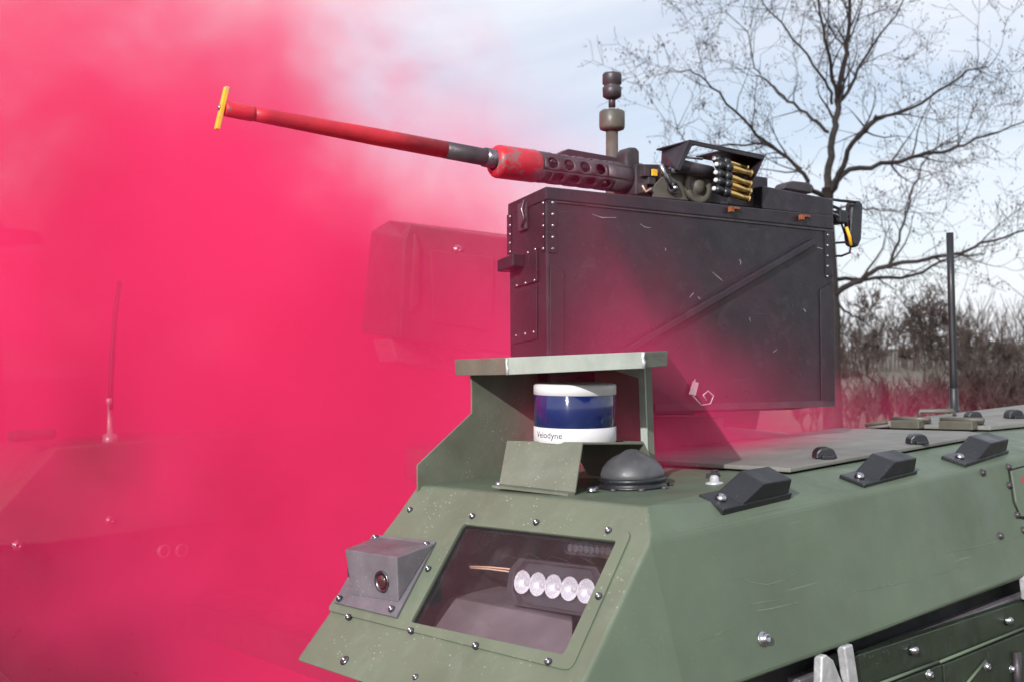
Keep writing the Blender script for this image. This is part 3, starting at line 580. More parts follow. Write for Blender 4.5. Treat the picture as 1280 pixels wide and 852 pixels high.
# --- machine gun
gl = .13
gun = thing('machine_gun', 'heavy machine gun with red painted barrel pointing up over the ammunition box', 'machine gun', pT(790, 235, gl))
mz = pT(281, 136, gl); b_end = pT(650, 205, gl); bdv = (b_end - mz).normalized(); bl = (b_end - mz).length
def along(p, q, u, l=gl):   # distance from p along p->q of the point seen at column u
    lo, hi = 0., 1.
    for _ in range(40):
        m_ = (lo + hi) / 2; P = p.lerp(q, m_) - CAM; uu = 640 + FPX * P.dot(RIGHT) / P.dot(FWD)
        if uu < u: lo = m_
        else: hi = m_
    return lo * (q - p).length
d1, d2, d3, d4 = along(mz, b_end, 317), along(mz, b_end, 556), along(mz, b_end, 608), along(mz, b_end, 470)
build('barrel', MB().lathe([(d1 - .001, .0098), (d1 + .02, .0103), (d4, .0128), (d2, .0132)], mz, bdv, 28), 'red', gun, label='red painted barrel')
build('muzzle_collar', MB().lathe([(0, .0092), (.002, .0106), (d1 - .004, .0110), (d1, .0104)], mz, bdv, 28), 'redworn', gun)
build('barrel_rear', MB().lathe([(d2, .0133), (d3, .0136), (bl + .16, .0136)], mz, bdv, 28), 'gun', gun, label='bare dark rear of the barrel')
build('barrel_ring', MB().lathe([(d3 - .004, .0138), (d3 - .004, .0152), (d3 + .02, .0155)], mz, bdv, 28, cap=False), 'bolt', gun)
pu = (Hv - bdv * Hv.dot(bdv)).normalized(); pv = bdv.cross(pu)
tl = (pu + RIGHT * .17).normalized(); pv = bdv.cross(tl).normalized()
by = build('muzzle_plate', MB().box(mz - bdv * .004, (.006, .010, .060), (bdv, pv, tl)), 'yellow', gun, bevel=.001, label='yellow cross bar on the muzzle')
build('plate_bolt', MB().lathe([(0, .0045), (.002, .004), (.003, .002)], mz - bdv * .007, -bdv, 12), 'steel', by)
j0, j1 = pT(617, 201.5, gl), pT(792, 224.5, gl); jd = (j1 - j0).normalized(); jl = (j1 - j0).length; jc = along(j0, j1, 668); JR = .0258
build('jacket_cap', MB().lathe([(0, .0150), (.001, JR * .86), (.006, JR * 1.0), (.008, JR * 1.02), (jc - .002, JR * 1.02), (jc, JR * .99)], j0, jd, 40, cap=False), 'redworn', gun, label='worn red band at the front of the perforated jacket')
# perforated jacket: rows of round holes cut in a rolled sheet
ju = (Hv - jd * Hv.dot(jd)).normalized(); jv = jd.cross(ju)
def roll(s_, th, r=JR * .985): return j0 + jd * s_ + (ju * math.cos(th) + jv * math.sin(th)) * r
jk = MB(); rows = 6; cell = 2 * math.pi / rows; nh = 4; pit = .0325; hr = .0099; s_start = jc + .004; s_last = jl
def strip_cells(sa, sb, th0, ns=5):
    vs_ = [roll(s_, th0 + cell * (k / ns - .5)) for s_ in (sa, sb) for k in range(ns + 1)]
    jk.add(vs_, [(k, k + 1, ns + 2 + k, ns + 1 + k) for k in range(ns)], True)
for i in range(rows):
    th0 = cell * i + .35; off = 0 if i % 2 else pit * .5
    sa = s_start + off
    if sa - jc > .002: strip_cells(jc - .002, sa, th0)
    for k in range(nh):
        s0, s1 = sa + k * pit, sa + (k + 1) * pit
        if s1 > s_last: strip_cells(s0, s_last, th0); break
        sc = (s0 + s1) / 2; m_ = 20; inner = []; outer = []
        for q in range(m_):
            a = 2 * math.pi * q / m_ + math.pi / 4; ca, sa_ = math.cos(a), math.sin(a)
            inner.append(roll(sc + hr * ca, th0 + hr * sa_ / JR)); mm = max(abs(ca), abs(sa_)); outer.append(roll(sc + pit / 2 * ca / mm, th0 + cell / 2 * sa_ / mm))
        jk.add(inner + outer, [(q, (q + 1) % m_, m_ + (q + 1) % m_, m_ + q) for q in range(m_)], True)
    else:
        if sa + nh * pit < s_last: strip_cells(sa + nh * pit, s_last, th0)
jo = build('barrel_jacket', jk, 'gun', gun, label='dark barrel jacket pierced by round holes'); weld(jo, 2e-4); md = jo.modifiers.new('wall', 'SOLIDIFY'); md.thickness = .003; md.offset = -1
build('jacket_collar', MB().lathe([(0, JR * 1.0), (.002, JR * 1.12), (.016, JR * 1.12), (.018, JR)], j1 - jd * .006, jd, 32), 'gun', gun)
# carriage fin behind the jacket
build('cradle_fin', MB().prism([pT(697, 193, gl + .05), pT(711, 186, gl + .05), pT(790, 200, gl + .05), pT(790, 230, gl + .05), pT(697, 225, gl + .05)], Lv * .02), 'box', gun, bevel=.002)
build('front_hook', MB().prism([pT(783, 214, gl - .02), pT(783, 190, gl - .02), pT(787, 184, gl - .02), pT(796, 184, gl - .02), pT(800, 189, gl - .02), pT(800, 216, gl - .02)], Lv * .03), 'gun', gun, bevel=.004)
rb = [pT(795, 205, gl - .028), pT(842, 206, gl - .028), pT(960, 222, gl - .028), pT(960, 262, gl - .028), pT(795, 243, gl - .028)]
rec = build('receiver', MB().prism(rb, Lv * .06), 'gun', gun, bevel=.002)
for (u, v, s1, s2) in ((806, 214, .012, .02), (812, 227, .016, .012), (803, 236, .010, .016), (822, 219, .008, .02), (818, 238, .02, .008)):
    build('receiver_block', MB().box(pT(u, v, gl - .034), (s1, .014, s2), AX), 'gun', rec, bevel=.001)
build('yellow_tag', MB().box(pT(818, 216, gl - .045), (.010, .004, .011), AX), 'yellow', gun)
build('copper_pipe', MB().tube([pT(803, 232, gl - .05), pT(807, 240, gl - .05), pT(814, 236, gl - .05)], .0018, 6), 'wire', gun)
# round feed mechanism
fm = build('feed_housing', MB().hexa([pT(u, v, gl - .045) for u, v in ((815, 247), (817, 232), (826, 222), (842, 216), (862, 214), (886, 220), (889, 254))], [pT(u, v, gl - .03) for u, v in ((815, 247), (817, 232), (826, 222), (842, 216), (862, 214), (886, 220), (889, 254))]), 'khaki', gun, bevel=.002)
fc = pT(870, 234, gl - .045)
build('feed_wheel', MB().lathe([(0, .030), (.008, .030), (.010, .028), (.010, .022), (.006, .020), (.006, .013), (.012, .011), (.012, .002)], fc, -Lv, 36), 'khaki', fm)
build('pivot_bolt', MB().lathe([(0, .011), (.006, .011), (.008, .009), (.008, .005), (.012, .0045), (.013, .001)], pT(840, 236, gl - .045), -Lv, 20), 'steel', fm)
build('cocking_lever', MB().tube([pT(840, 236, gl - .056), pT(833, 222, gl - .06), pT(826, 206, gl - .06)], [.0036, .0042, .0042], 10), 'steel', fm)
build('lever_nut', MB().lathe([(0, .006), (.008, .006), (.009, .003)], pT(838, 213, gl - .05), -Lv, 6, False), 'steel', fm)
ct0, ct1 = pT(847, 207, gl - .06), pT(888, 216, gl - .06); build('feed_roller', MB().lathe([(0, .010), (.001, .0115), ((ct1 - ct0).length, .0115), ((ct1 - ct0).length + .001, .009)], ct0, ct1 - ct0, 24), 'gun', gun)
build('roller_pin', MB().tube([pT(855, 196.5, gl - .05), pT(878, 199, gl - .05)], .0022, 8), 'steel', gun)
# sheet hood over the feed
hl = gl - .085; hl2 = gl - .005
hd_ = build('feed_hood', MB().prism([pT(827, 189, hl2), pT(862, 175, hl), pT(846, 212, hl), pT(826, 206, hl2)], Av * .0025), 'box', gun, bevel=.0008, label='open sheet hood arching over the belt feed')
build('hood_rail', MB().prism([pT(862, 174.5, hl), pT(957, 194.5, hl), pT(955, 200, hl), pT(862, 180, hl)], Lv * .004), 'box', hd_, bevel=.0008)
build('hood_roof', MB().prism([pT(862, 175, hl), pT(878, 178, hl), pT(878, 178, hl) + Lv * .085, pT(862, 175, hl) + Lv * .085], Hv * -.0025), 'box', hd_)
build('hood_roof', MB().prism([pT(912, 185, hl), pT(957, 194.5, hl), pT(957, 194.5, hl) + Lv * .085, pT(912, 185, hl) + Lv * .085], Hv * -.0025), 'box', hd_)
build('hood_flap', MB().prism([pT(957, 195, hl), pT(942, 228, hl), pT(942, 228, hl) + Lv * .085, pT(957, 195, hl) + Lv * .085], Av * -.0025), 'box', hd_, bevel=.0008)
build('hood_cheek', MB().prism([pT(846, 212, hl), pT(862, 180, hl), pT(866, 181, hl), pT(850, 213, hl)], Lv * .003), 'box', hd_)
# rear of the gun
rr = [pT(953, 232, gl - .05), pT(1042, 249, gl - .05), pT(1042, 272, gl - .05), pT(953, 262, gl - .05)]
rear = build('rear_housing', MB().prism(rr, Lv * .09), 'box', gun, bevel=.003)
build('rear_sight', MB().prism([pT(980, 236, gl - .02), pT(984, 229, gl - .02), pT(992, 226, gl - .02), pT(1010, 228, gl - .02), pT(1016, 234, gl - .02), pT(1016, 242, gl - .02)], Lv * .03), 'gun', gun, bevel=.003)
build('rear_block', MB().box(pT(1048, 272, gl - .02), (.022, .03, .026), AX), 'black', gun, bevel=.003)
pd = [pT(1066, 252, gl - .02), pT(1076, 250, gl - .02), pT(1080, 256, gl - .02), pT(1078, 300, gl - .02), pT(1073, 310, gl - .02), pT(1065, 306, gl - .02), pT(1063, 290, gl - .02)]
build('rear_pad', MB().prism(pd, Lv * .02), 'black', gun, bevel=.006, seg=3)
def cable(pts, r, m_='gap', l=gl - .03): build('cable', MB().tube([pT(u, v, l + (0 if k % 2 else .006)) for k, (u, v) in enumerate(pts)], r, 8), m_, gun)
cable([(1036, 249), (1050, 251), (1062, 252), (1070, 253)], .0028); cable([(1010, 250), (1030, 253), (1048, 261), (1058, 269), (1060, 271)], .0030)
cable([(1008, 260), (1022, 263), (1040, 264), (1052, 271), (1058, 282), (1062, 294)], .0030); cable([(1040, 304), (1056, 303), (1064, 306), (1062, 316), (1052, 320), (1038, 320)], .0022)
cable([(1012, 262), (1024, 265), (1040, 266), (1050, 270)], .0022, 'clip'); cable([(1040, 268), (1052, 280), (1056, 292)], .0022)
cable([(1008, 248), (1009, 256), (1012, 262)], .0022, 'steel')
build('yellow_cable_end', MB().tube([pT(1058, 284, gl - .035), pT(1062, 296, gl - .035), pT(1064, 307, gl - .035)], [.003, .0034, .003], 8), 'yellow', gun)

# --- belt of cartridges
bel = gl - .082
belt = thing('ammunition_belt', 'belt of brass cartridges in black links feeding the machine gun', 'ammunition', pT(910, 250, bel))
rounds = ((909, 203, 933, 210), (912, 210, 938, 217), (911, 221.5, 937, 230.5), (911, 231, 937, 240), (909, 241, 935, 249))
for k, (u0, v0, u1, v1) in enumerate(rounds):
    lb = bel + (.014 if k == 0 else 0.0); p0, p1 = pT(u0, v0, lb), pT(u1, v1, lb); dd = (p1 - p0).normalized(); ll = (p1 - p0).length
    c = build('cartridge', MB().lathe([(-.006, .0052), (0, .0066), (ll - .004, .0070), (ll - .0035, .0058), (ll - .002, .0058), (ll - .0018, .0071), (ll, .0071), (ll, .003), (ll - .001, .0028)], p0, dd, 20), 'brass', belt)
    build('neck', MB().lathe([(-.030, .0050), (-.006, .0053), (-.004, .0062)], p0, dd, 16), 'black', c)
    build('tip', MB().lathe([(-.034, .0022), (-.033, .0036), (-.030, .0040), (-.028, .0040)], p0, dd, 16), 'white', c)
    lk = MB().lathe([(-.010, .0085), (.001, .0088), (.002, .0080)], p0, dd, 16); lk.lathe([(-.028, .0078), (-.018, .0080), (-.017, .007)], p0, dd, 16); build('link', lk, 'black', c)

# --- station: pedestal, optics housing, mast
st = thing('weapon_station', 'remote weapon station pedestal with boxy optics housing sunk in red smoke', 'weapon station', (.55, .86, .70))
build('pedestal', MB().lathe([(0, .24), (.06, .24), (.08, .17), (.22, .15), (.24, .20), (.30, .20)], (.55, .86, .70), (0, 0, 1), 40), 'green', st)
op = .55
on = [(505, 300), (513, 280), (700, 307), (700, 452), (595, 436), (500, 423)]; of_ = [(464, 289), (487, 275.5), (700, 301), (700, 450), (595, 433), (450.6, 415.5)]
hs = build('optics_housing', MB().hexa([pT(u, v, op) for u, v in on], [pT(u, v, op + .16) for u, v in of_]), 'khaki', st, bevel=.004)
build('housing_rib', MB().prism([pT(516, 292, op), pT(522, 308, op), pT(521, 380, op), pT(510, 392, op)], Lv * -.010), 'khaki', hs, bevel=.003)
build('housing_panel', MB().prism([pT(535, 312, op), pT(615, 322, op), pT(612, 415, op), pT(540, 402, op)], Lv * -.008), 'khaki', hs, bevel=.003)
for u, v in ((572, 312), (605, 400)): bolt(pT(u, v, op), -Lv, hs, r=.007, h=.006, kind='hex', m='steel')
build('cross_beam', MB().prism([pT(488, 422, op + .06), pT(700, 450, op + .06), pT(700, 480, op + .06), pT(496, 452, op + .06)], Lv * .08), 'clip', st, bevel=.004)
build('yoke_arm', MB().prism([pT(600, 440, op - .06), pT(960, 470, op - .06), pT(930, 620, op - .06), pT(700, 620, op - .06)], Lv * .10), 'green', st, bevel=.006)
build('cradle', MB().prism([pT(705, 262, gl + .01), pT(1000, 290, gl + .01), pT(1000, 480, gl + .01), pT(705, 470, gl + .01)], Lv * .12), 'gun', st, bevel=.004)
build('turret_platform', MB().prism([pT(820, 520, .16), pT(905, 520, .16), pT(905, 532, .16), pT(985, 540, .16), pT(1000, 560, .16), pT(820, 575, .16)], Lv * .25), 'edge', st, bevel=.004)
ml = gl + .16
m0 = pT(765, 260, ml); mH = (UP * .97 + Hv * .03).normalized(); sc = (m0 - CAM).dot(FWD) / FPX
mast = thing('sensor_mast', 'upright sensor mast with stacked knobs rising behind the machine gun', 'mast', m0)
build('pole', MB().lathe([(-.05, 8.2 * sc), (100 * sc, 7.6 * sc), (100 * sc, 6 * sc)], m0, mH, 24), 'khaki', mast)
build('collar', MB().lathe([(96 * sc, 9 * sc), (98 * sc, 15 * sc), (101 * sc, 16 * sc), (119 * sc, 16 * sc), (121 * sc, 14.5 * sc), (121 * sc, 4 * sc)], m0, mH, 32), 'khaki', mast)
build('neck', MB().lathe([(121 * sc, 3.6 * sc), (126 * sc, 3.6 * sc), (126 * sc, 4.4 * sc), (138 * sc, 4.2 * sc)], m0, mH, 16), 'gun', mast)
build('nut', MB().lathe([(121 * sc, 4.6 * sc), (124.5 * sc, 4.6 * sc)], m0, mH, 6, False), 'steel', mast)
build('head', MB().lathe([(136 * sc, 7 * sc), (139 * sc, 11.5 * sc), (150 * sc, 12 * sc), (151.5 * sc, 10.2 * sc), (153.5 * sc, 10.2 * sc), (155 * sc, 12 * sc), (166 * sc, 12 * sc), (168 * sc, 11 * sc), (168 * sc, 1 * sc)], m0, mH, 32), 'gun', mast)
for k in range(4):
    a = k * 1.57 + .6; u_ = mH.orthogonal().normalized(); v_ = mH.cross(u_); bolt(m0 + mH * (121 * sc) + (u_ * math.cos(a) + v_ * math.sin(a)) * (12 * sc), mH, mast, r=.003, h=.003, kind='dome', m='steel')

# ------------------------------------------------------------------ trees
def rv(s=1.0): return V((random.uniform(-s, s), random.uniform(-s, s), random.uniform(-s, s)))
def grow(mb, p, d, L, r, lev, maxlev, pods, spread=.75, up=.15, kink=.22, kids=(5, 8), seg=5, podmb=None, minr=.002):
    pts = [p.copy()]; rs = [r]; q = p.copy(); dd = d.normalized(); anchors = []
    for i in range(seg):
        dd = (dd + rv(kink) + V((0, 0, up * .3))).normalized(); q = q + dd * (L / seg); pts.append(q.copy()); rs.append(max(minr, r * (1 - .78 * (i + 1) / seg))); anchors.append((q.copy(), dd.copy(), rs[-1]))
    mb[min(lev, len(mb) - 1)].tube(pts, rs, 6 if r > .02 else (4 if r > .006 else 3))
    if lev < maxlev:
        nk = random.randint(*kids)
        for k in range(nk):
            a, dv, ra_ = random.choice(anchors[1:] if k else anchors[-1:]); side = dv.cross(rv()).normalized()
            grow(mb, a, (dv * (1 - spread * .6) + side * spread + V((0, 0, up))).normalized(), L * random.uniform(.45, .70), max(minr, ra_ * .62), lev + 1, maxlev, pods, spread, up, kink, kids, max(3, seg - 1), podmb, minr)
    elif podmb is not None:
        for a, dv, _ in anchors:
            for _k in range(pods):
                if random.random() < .45:
                    c = a + rv(.05); s_ = random.uniform(.012, .026); e1 = rv().normalized(); e2 = V((random.uniform(-.3, .3), random.uniform(-.3, .3), -1)).normalized()
                    podmb.add([c, c + e1 * s_ * .35 + e2 * s_ * .6, c + e2 * s_ * 1.5, c - e1 * s_ * .35 + e2 * s_ * .6], [(0, 1, 2, 3)])
TD = 11.0
tb = atd(1040, 520, TD); tree = thing('bare_tree', 'tall bare tree with hanging seed pods behind the black ammunition box', 'tree', (tb.x, tb.y, 0))
def tp(u, v, dz=0.0): return atd(u, v, TD + dz)
def limb(pts, r0, r1, name='limb', kids=11, L=.62, maxlev=2):
    P = [tp(*p) for p in pts]; sm = []
    for i in range(len(P) - 1):
        for k in range(4):
            t = k / 4; a = P[max(i - 1, 0)]; b = P[i]; c = P[i + 1]; d = P[min(i + 2, len(P) - 1)]
            sm.append(.5 * ((2 * b) + (c - a) * t + (2 * a - 5 * b + 4 * c - d) * t * t + (3 * b - a - 3 * c + d) * t ** 3))
    sm.append(P[-1]); n = len(sm)
    sm = [q + (rv(.018) if 0 < i < n - 1 else V()) for i, q in enumerate(sm)]
    r0 *= .68; r1 *= .62
    rs = [r0 + (r1 - r0) * i / (n - 1) for i in range(n)]
    mb = MB().tube(sm, rs, 9); o = build(name, mb, 'bark', tree, recalc=False)
    for k in range(int(kids * .8)):
        i = random.randint(max(1, int(n * .22)), n - 1) if k > 1 else n - 1
        dv = (sm[i] - sm[i - 1]).normalized(); side = dv.cross(rv()).normalized(); side.y *= .7
        grow(twigs, sm[i], (dv * .6 + side * .75 + V((0, 0, .22))).normalized(), L * random.uniform(.6, 1.15), max(.005, rs[i] * .5), 0, maxlev, 2, .8, .12, .25, (3, 5), 5, podm, .0020)
twigs = [MB(), MB(), MB()]; podm = MB()
gr_ = V((tb.x, tb.y, 0))
trk = [gr_, tp(1040, 470), tp(1041, 400), tp(1037, 320), tp(1034, 262), tp(1034, 235)]
build('trunk', MB().tube(trk, [.11, .085, .075, .066, .058, .052], 14), 'bark', tree, recalc=False)
limb([(1034, 240), (1038, 195, .1), (1046, 150, .2), (1046, 125, .2)], .058, .045, kids=6)
limb([(1046, 127, .2), (1056, 80, .3), (1060, 30, .3), (1062, -40, .3), (1066, -110, .3)], .044, .014, kids=15)
limb([(1046, 127, .2), (1040, 90), (1030, 50, -.2), (1022, 0, -.3), (1014, -60, -.4)], .032, .010, kids=13)
limb([(1046, 132, .2), (1064, 105, .3), (1082, 70, .5), (1110, 30, .7), (1140, -15, .8)], .030, .009, kids=13)
limb([(1036, 240), (1050, 215, -.1), (1064, 180, -.3), (1096, 150, -.5), (1095, 148, -.5), (1140, 135, -.7), (1200, 95, -1.0), (1235, 85, -1.1)], .045, .009, kids=16)
limb([(1038, 248), (1055, 218, .2), (1100, 206, .3), (1150, 195, .4), (1185, 188, .5), (1230, 170, .7), (1290, 148, .9)], .046, .010, kids=18)
limb([(1030, 245), (1012, 235, -.2), (1002, 212, -.3), (965, 184, -.4), (930, 150, -.6), (890, 108, -.9), (862, 88, -1.2)], .040, .008, kids=18)
limb([(1036, 165, .1), (1015, 148, .2), (985, 125, .4), (962, 105, .6), (945, 85, .7), (935, 40, .9)], .028, .008, kids=14)
limb([(1002, 212, -.3), (960, 182, -.2), (900, 182, 0), (860, 176, .3), (846, 162, .5)], .022, .007, kids=12)
limb([(1040, 130, .2), (1030, 100, .1), (1000, 60, .0), (968, 20, -.2), (945, -5, -.3)], .024, .007, kids=12)
limb([(1041, 372, .0), (1075, 350, -.2), (1110, 332, -.3), (1190, 320, -.5), (1240, 300, -.7), (1295, 285, -.9)], .046, .010, kids=13)
limb([(1041, 350, .1), (1080, 348, .3), (1140, 345, .5), (1190, 322, .6), (1230, 318, .8)], .034, .010, kids=8)
limb([(1112, 330, -.3), (1124, 300, -.2), (1135, 255, 0), (1150, 215, .1), (1160, 195, .2)], .022, .007, kids=9)
limb([(1034, 262), (1058, 258, -.3), (1090, 262, -.5), (1130, 268, -.7)], .020, .006, kids=8, L=.8)
limb([(1041, 372), (1060, 392, .3), (1078, 400, .5), (1100, 420, .7)], .020, .005, kids=7, L=.6)
for k_, mb_ in enumerate(twigs):
    o = build('branches' if k_ == 0 else 'twigs', mb_, 'bark' if k_ == 0 else 'twig', tree, recalc=False); o['kind'] = 'stuff'
o = build('seed_pods', podm, 'pod', tree, recalc=False); o['kind'] = 'stuff'
# far trees
def far_tree(u, vtop, D, label, thin=1.0, nl=12, name='far_tree', m_='farbark', fork=0):
    c = atd(u, 520, D); base = V((c.x, c.y, 0)); top = atd(u, vtop, D); Ht = top.z
    t = thing(name, label, 'tree', base, 'bare trees beyond the site')
    n = 9; pts = [base + V((0, 0, Ht * i / n)) + (rv(.10) if i else V()) for i in range(n + 1)]; rs = [Ht * .016 * thin * (1 - .85 * i / n) for i in range(n + 1)]
    build('trunk', MB().tube(pts, rs, 8), m_, t, recalc=False)
    mbs = [MB(), MB()]
    for k in range(nl):
        i = random.randint(3, n - 1) if k else n - 1
        a = random.uniform(0, 6.28); dv = V((math.cos(a), math.sin(a), random.uniform(.5, 1.1)))
        grow(mbs, pts[i], dv, Ht * random.uniform(.16, .30), rs[i] * .55, 0, 3, 0, .7, .22, .2, (4, 6), 4, None, .005)
    build('limbs', mbs[0], m_, t, recalc=False)['kind'] = 'stuff'; build('crown', mbs[1], m_, t, recalc=False)['kind'] = 'stuff'
far_tree(1094, 398, 19, 'bare tree with a rounded crown seen just right of the ammunition box', 1.1, 13)
far_tree(1163, 392, 20, 'bare twin looking tree close to the left of the black rod antenna', 1.0, 13)
far_tree(1178, 405, 21, 'slender bare tree crossing behind the black rod antenna', .8, 10)
far_tree(1208, 420, 22, 'thin bare tree just right of the black rod antenna', .7, 10)
far_tree(1262, 446, 20, 'low bare tree at the right edge of the picture', .9, 14)
far_tree(1238, 446, 19.5, 'bushy bare tree between the rod antenna and the right edge', .9, 15)
far_tree(1066, 446, 22, 'small bare tree low beside the edge of the ammunition box', .8, 11)
def brush(u, vtop, D, wd_, label, k0):
    c = atd(u, 520, D); base = V((c.x, c.y, 0)); Ht = atd(u, vtop, D).z
    t = thing('bare_shrub', label, 'shrub', base, 'bare shrubs along the far edge')
    mbs = [MB(), MB()]
    for k in range(k0):
        a = random.uniform(0, 6.28); rr_ = wd_ * math.sqrt(random.random()); p_ = base + V((math.cos(a) * rr_, math.sin(a) * rr_, 0)); hh = Ht * random.uniform(.6, 1.05) * (1 - .3 * (rr_ / wd_) ** 2)
        grow(mbs, p_, V((random.uniform(-.25, .25), random.uniform(-.25, .25), 1)), hh * .8, .014, 0, 2, 0, .6, .3, .14, (6, 9), 6, None, .004)
    build('stems', mbs[0], 'bush', t, recalc=False)['kind'] = 'stuff'; build('twigs', mbs[1], 'bush', t, recalc=False)['kind'] = 'stuff'
brush(1108, 478, 15, .8, 'brown shrub under the rounded bare tree', 16)
brush(1070, 482, 15.5, .8, 'brown shrub beside the lower edge of the ammunition box', 14)
brush(1150, 480, 16, .7, 'brown shrub left of the rod antenna foot', 14)
brush(1215, 462, 15, .6, 'tall dense brown shrub right of the rod antenna', 20)
brush(1244, 458, 16, .6, 'dense brown shrub in the middle of the right hand thicket', 20)
brush(1285, 476, 15, .6, 'brown shrub cut by the right edge of the picture', 16)
brush(1185, 480, 17, .7, 'brown shrub behind the rod antenna foot', 14)
wm = MB()
for k in range(190):
    D_ = random.uniform(52, 66); c = atd(random.uniform(1020, 1330), 500, D_); hh = random.uniform(1.0, 2.6) * (1.5 if random.random() < .2 else 1)
    grow([wm], V((c.x, c.y, 0)), V((random.uniform(-.12, .12), random.uniform(-.12, .12), 1)), hh * .9, .035, 0, 1, 0, .6, .3, .12, (7, 11), 5, None, .012)
wd2 = build('woods', wm, 'bush', recalc=False); wd2['kind'] = 'stuff'; wd2['label'] = 'far bare wood along the horizon'
# street lamps
def lamp(u, v, D, du, label, hd_len):
    hp_ = atd(u, v, D); foot = atd(u + du, 520, D); foot.z = 0; t = thing('street_lamp', label, 'street lamp', foot, 'street lamps in the distance')
    top = V((foot.x, foot.y, hp_.z + .05)); build('pole', MB().tube([foot, foot.lerp(top, .5), top, top.lerp(hp_, .5) + V((0, 0, .1)), hp_], [.09, .07, .05, .04, .04], 10), 'gun', t)
    dv = (hp_ - top); dv.z = 0; dv.normalize(); sd_ = V((-dv.y, dv.x, 0))
    build('lamp_head', MB().hexa([hp_ + dv * a + V((0, 0, b)) + sd_ * .1 for a, b in ((-.1, -.05), (hd_len, -.03), (hd_len * .8, .06), (0, .09))], [hp_ + dv * a + V((0, 0, b)) - sd_ * .1 for a, b in ((-.1, -.05), (hd_len, -.03), (hd_len * .8, .06), (0, .09))]), 'gun', t, bevel=.02)
lamp(1047, 418, 45, -60, 'far street lamp head peeking past the right edge of the ammunition box', .35)
lamp(8, 300, 9, -14, 'faint street lamp in the smoke at the left edge of the picture', .30)

# ------------------------------------------------------------------ red smoke
m = bpy.data.materials.new('red_smoke'); m.use_nodes = True; t = m.node_tree; t.nodes.clear(); L = t.links.new
o_ = N('ShaderNodeOutputMaterial', t); pvn = N('ShaderNodeVolumePrincipled', t)
pvn.inputs['Color'].default_value = (0.94, 0.06, 0.215, 1); pvn.inputs['Anisotropy'].default_value = -0.35
geo = N('ShaderNodeNewGeometry', t)
def dotn(vec, c):
    s_ = N('ShaderNodeVectorMath', t, operation='SUBTRACT'); L(geo.outputs['Position'], s_.inputs[0]); s_.inputs[1].default_value = c
    d_ = N('ShaderNodeVectorMath', t, operation='DOT_PRODUCT'); L(s_.outputs[0], d_.inputs[0]); d_.inputs[1].default_value = vec; return d_.outputs['Value']
def mth(op, a, b=None, c=None, clamp=False):
    n_ = N('ShaderNodeMath', t, operation=op); n_.use_clamp = clamp
    for i, x in enumerate((a, b, c)):
        if x is None: continue
        if isinstance(x, (int, float)): n_.inputs[i].default_value = x
        else: L(x, n_.inputs[i])
    return n_.outputs[0]
def ss(x, a, b):
    n_ = N('ShaderNodeMapRange', t, interpolation_type='SMOOTHSTEP'); n_.inputs[1].default_value = a; n_.inputs[2].default_value = b; L(x, n_.inputs[0]); return n_.outputs[0]
ORG = V((-0.92, -0.82, 0))
lat = dotn((0.7467, -0.6652, 0), ORG); dep = dotn((0.6652, 0.7467, 0), ORG); hei = dotn((0, 0, 1), V((0, 0, 0)))
def nse(scale, det, dist=0.0):
    n_ = N('ShaderNodeTexNoise', t); n_.inputs['Scale'].default_value = scale; n_.inputs['Detail'].default_value = det; n_.inputs['Roughness'].default_value = 0.64; n_.inputs['Distortion'].default_value = dist
    L(geo.outputs['Position'], n_.inputs['Vector']); return mth('SUBTRACT', n_.outputs['Fac'], 0.5)
nz = nse(2.1, 4.0, 0.7)
py = dotn((0, 1, 0), V((0, 0, 0))); pxx = dotn((1, 0, 0), V((0, 0, 0)))
lb = mth('ADD', mth('DIVIDE', 0.30, mth('MAXIMUM', mth('SUBTRACT', hei, 0.95), 0.13)), -0.52)
e = mth('ADD', mth('SUBTRACT', lb, lat), mth('MULTIPLY', nz, 3.1))
body = ss(e, 0.0, 0.95)
front = ss(mth('ADD', py, mth('MULTIPLY', nz, .25)), 0.44, 0.68)
vsh = mth('ADD', mth('SUBTRACT', 1.44, hei), mth('MULTIPLY_ADD', nz, 0.55, mth('MULTIPLY', lat, -0.58)))
veil = mth('MULTIPLY', mth('MULTIPLY', mth('MULTIPLY', ss(py, 0.12, 0.35), ss(pxx, 0.10, 0.30)), ss(vsh, -0.10, 0.42)), mth('MULTIPLY', ss(lat, 0.72, 0.38), 4.4))
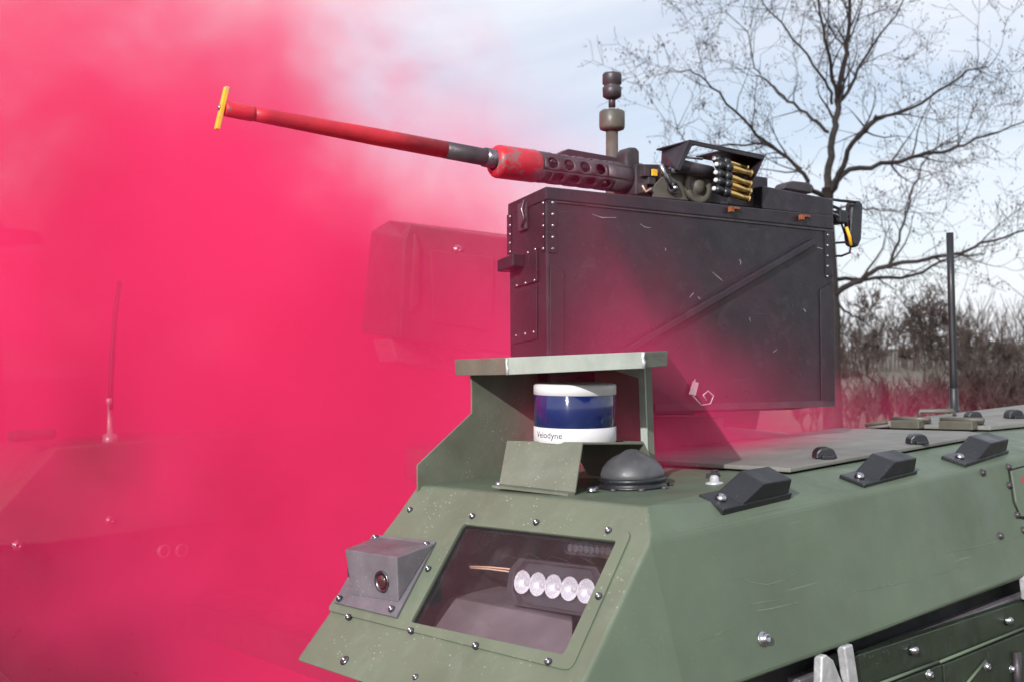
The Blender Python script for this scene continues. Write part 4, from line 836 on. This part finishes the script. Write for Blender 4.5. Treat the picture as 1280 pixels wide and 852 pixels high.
farf = ss(dep, 6.0, 4.0); leftf = mth('ADD', ss(mth('ADD', lat, mth('MULTIPLY', nz, 1.5)), -2.3, -1.1), 0.12); topf = ss(mth('ADD', hei, mth('MULTIPLY', nz, 2.6)), 3.15, 1.45)
bank = mth('MULTIPLY_ADD', ss(lat, 0.6, -0.1), 0.80, 0.20)
bank = mth('MULTIPLY', bank, mth('MAXIMUM', ss(lat, 0.55, 0.05), ss(mth('ADD', hei, mth('MULTIPLY', nz, .3)), 1.12, 0.90)))
bank = mth('MULTIPLY', mth('MULTIPLY', bank, ss(lat, 2.3, 1.2)), mth('MULTIPLY_ADD', ss(hei, 0.50, 1.10), 0.86, 0.14))
rho = mth('MULTIPLY', mth('MULTIPLY', mth('MULTIPLY', body, front), bank), mth('MULTIPLY', mth('MULTIPLY', farf, leftf), topf))
rho = mth('MULTIPLY', rho, mth('MULTIPLY', mth('MAXIMUM', mth('MULTIPLY_ADD', nz, 18.0, 1.9), 0.12), mth('MULTIPLY_ADD', ss(py, 1.7, 2.3), 0.60, 0.40)))
ds = N('ShaderNodeVectorMath', t, operation='DISTANCE'); L(geo.outputs['Position'], ds.inputs[0]); ds.inputs[1].default_value = (0.30, 0.78, 1.20)
puff = mth('MULTIPLY', mth('MULTIPLY', ss(mth('ADD', ds.outputs['Value'], mth('MULTIPLY', nz, .5)), 0.62, 0.12), front), 1.5)
rho = mth('MAXIMUM', rho, puff)
rho = mth('MAXIMUM', rho, mth('MULTIPLY', veil, ss(dep, 3.2, 2.4)))
L(rho, pvn.inputs['Density']); L(pvn.outputs[0], o_.inputs['Volume'])
m.cycles.volume_step_rate = 0.6
f_h = V((0.6652, 0.7467, 0)); r_h = V((0.7467, -0.6652, 0))
def sp(la, de, z): return ORG + r_h * la + f_h * de + V((0, 0, z))
sm = MB(); dn = [(-4.6, .02), (2.6, .02), (2.5, 1.12), (1.3, 1.28), (.75, 1.6), (.45, 2.2), (.3, 3.7), (-4.6, 3.7)]
sm.hexa([sp(a, 1.42, b) for a, b in dn], [sp(a, 6.0, b) for a, b in dn])
so = build('smoke', sm, m); so['kind'] = 'stuff'; so['label'] = 'dense red smoke billowing behind and beside the vehicle'
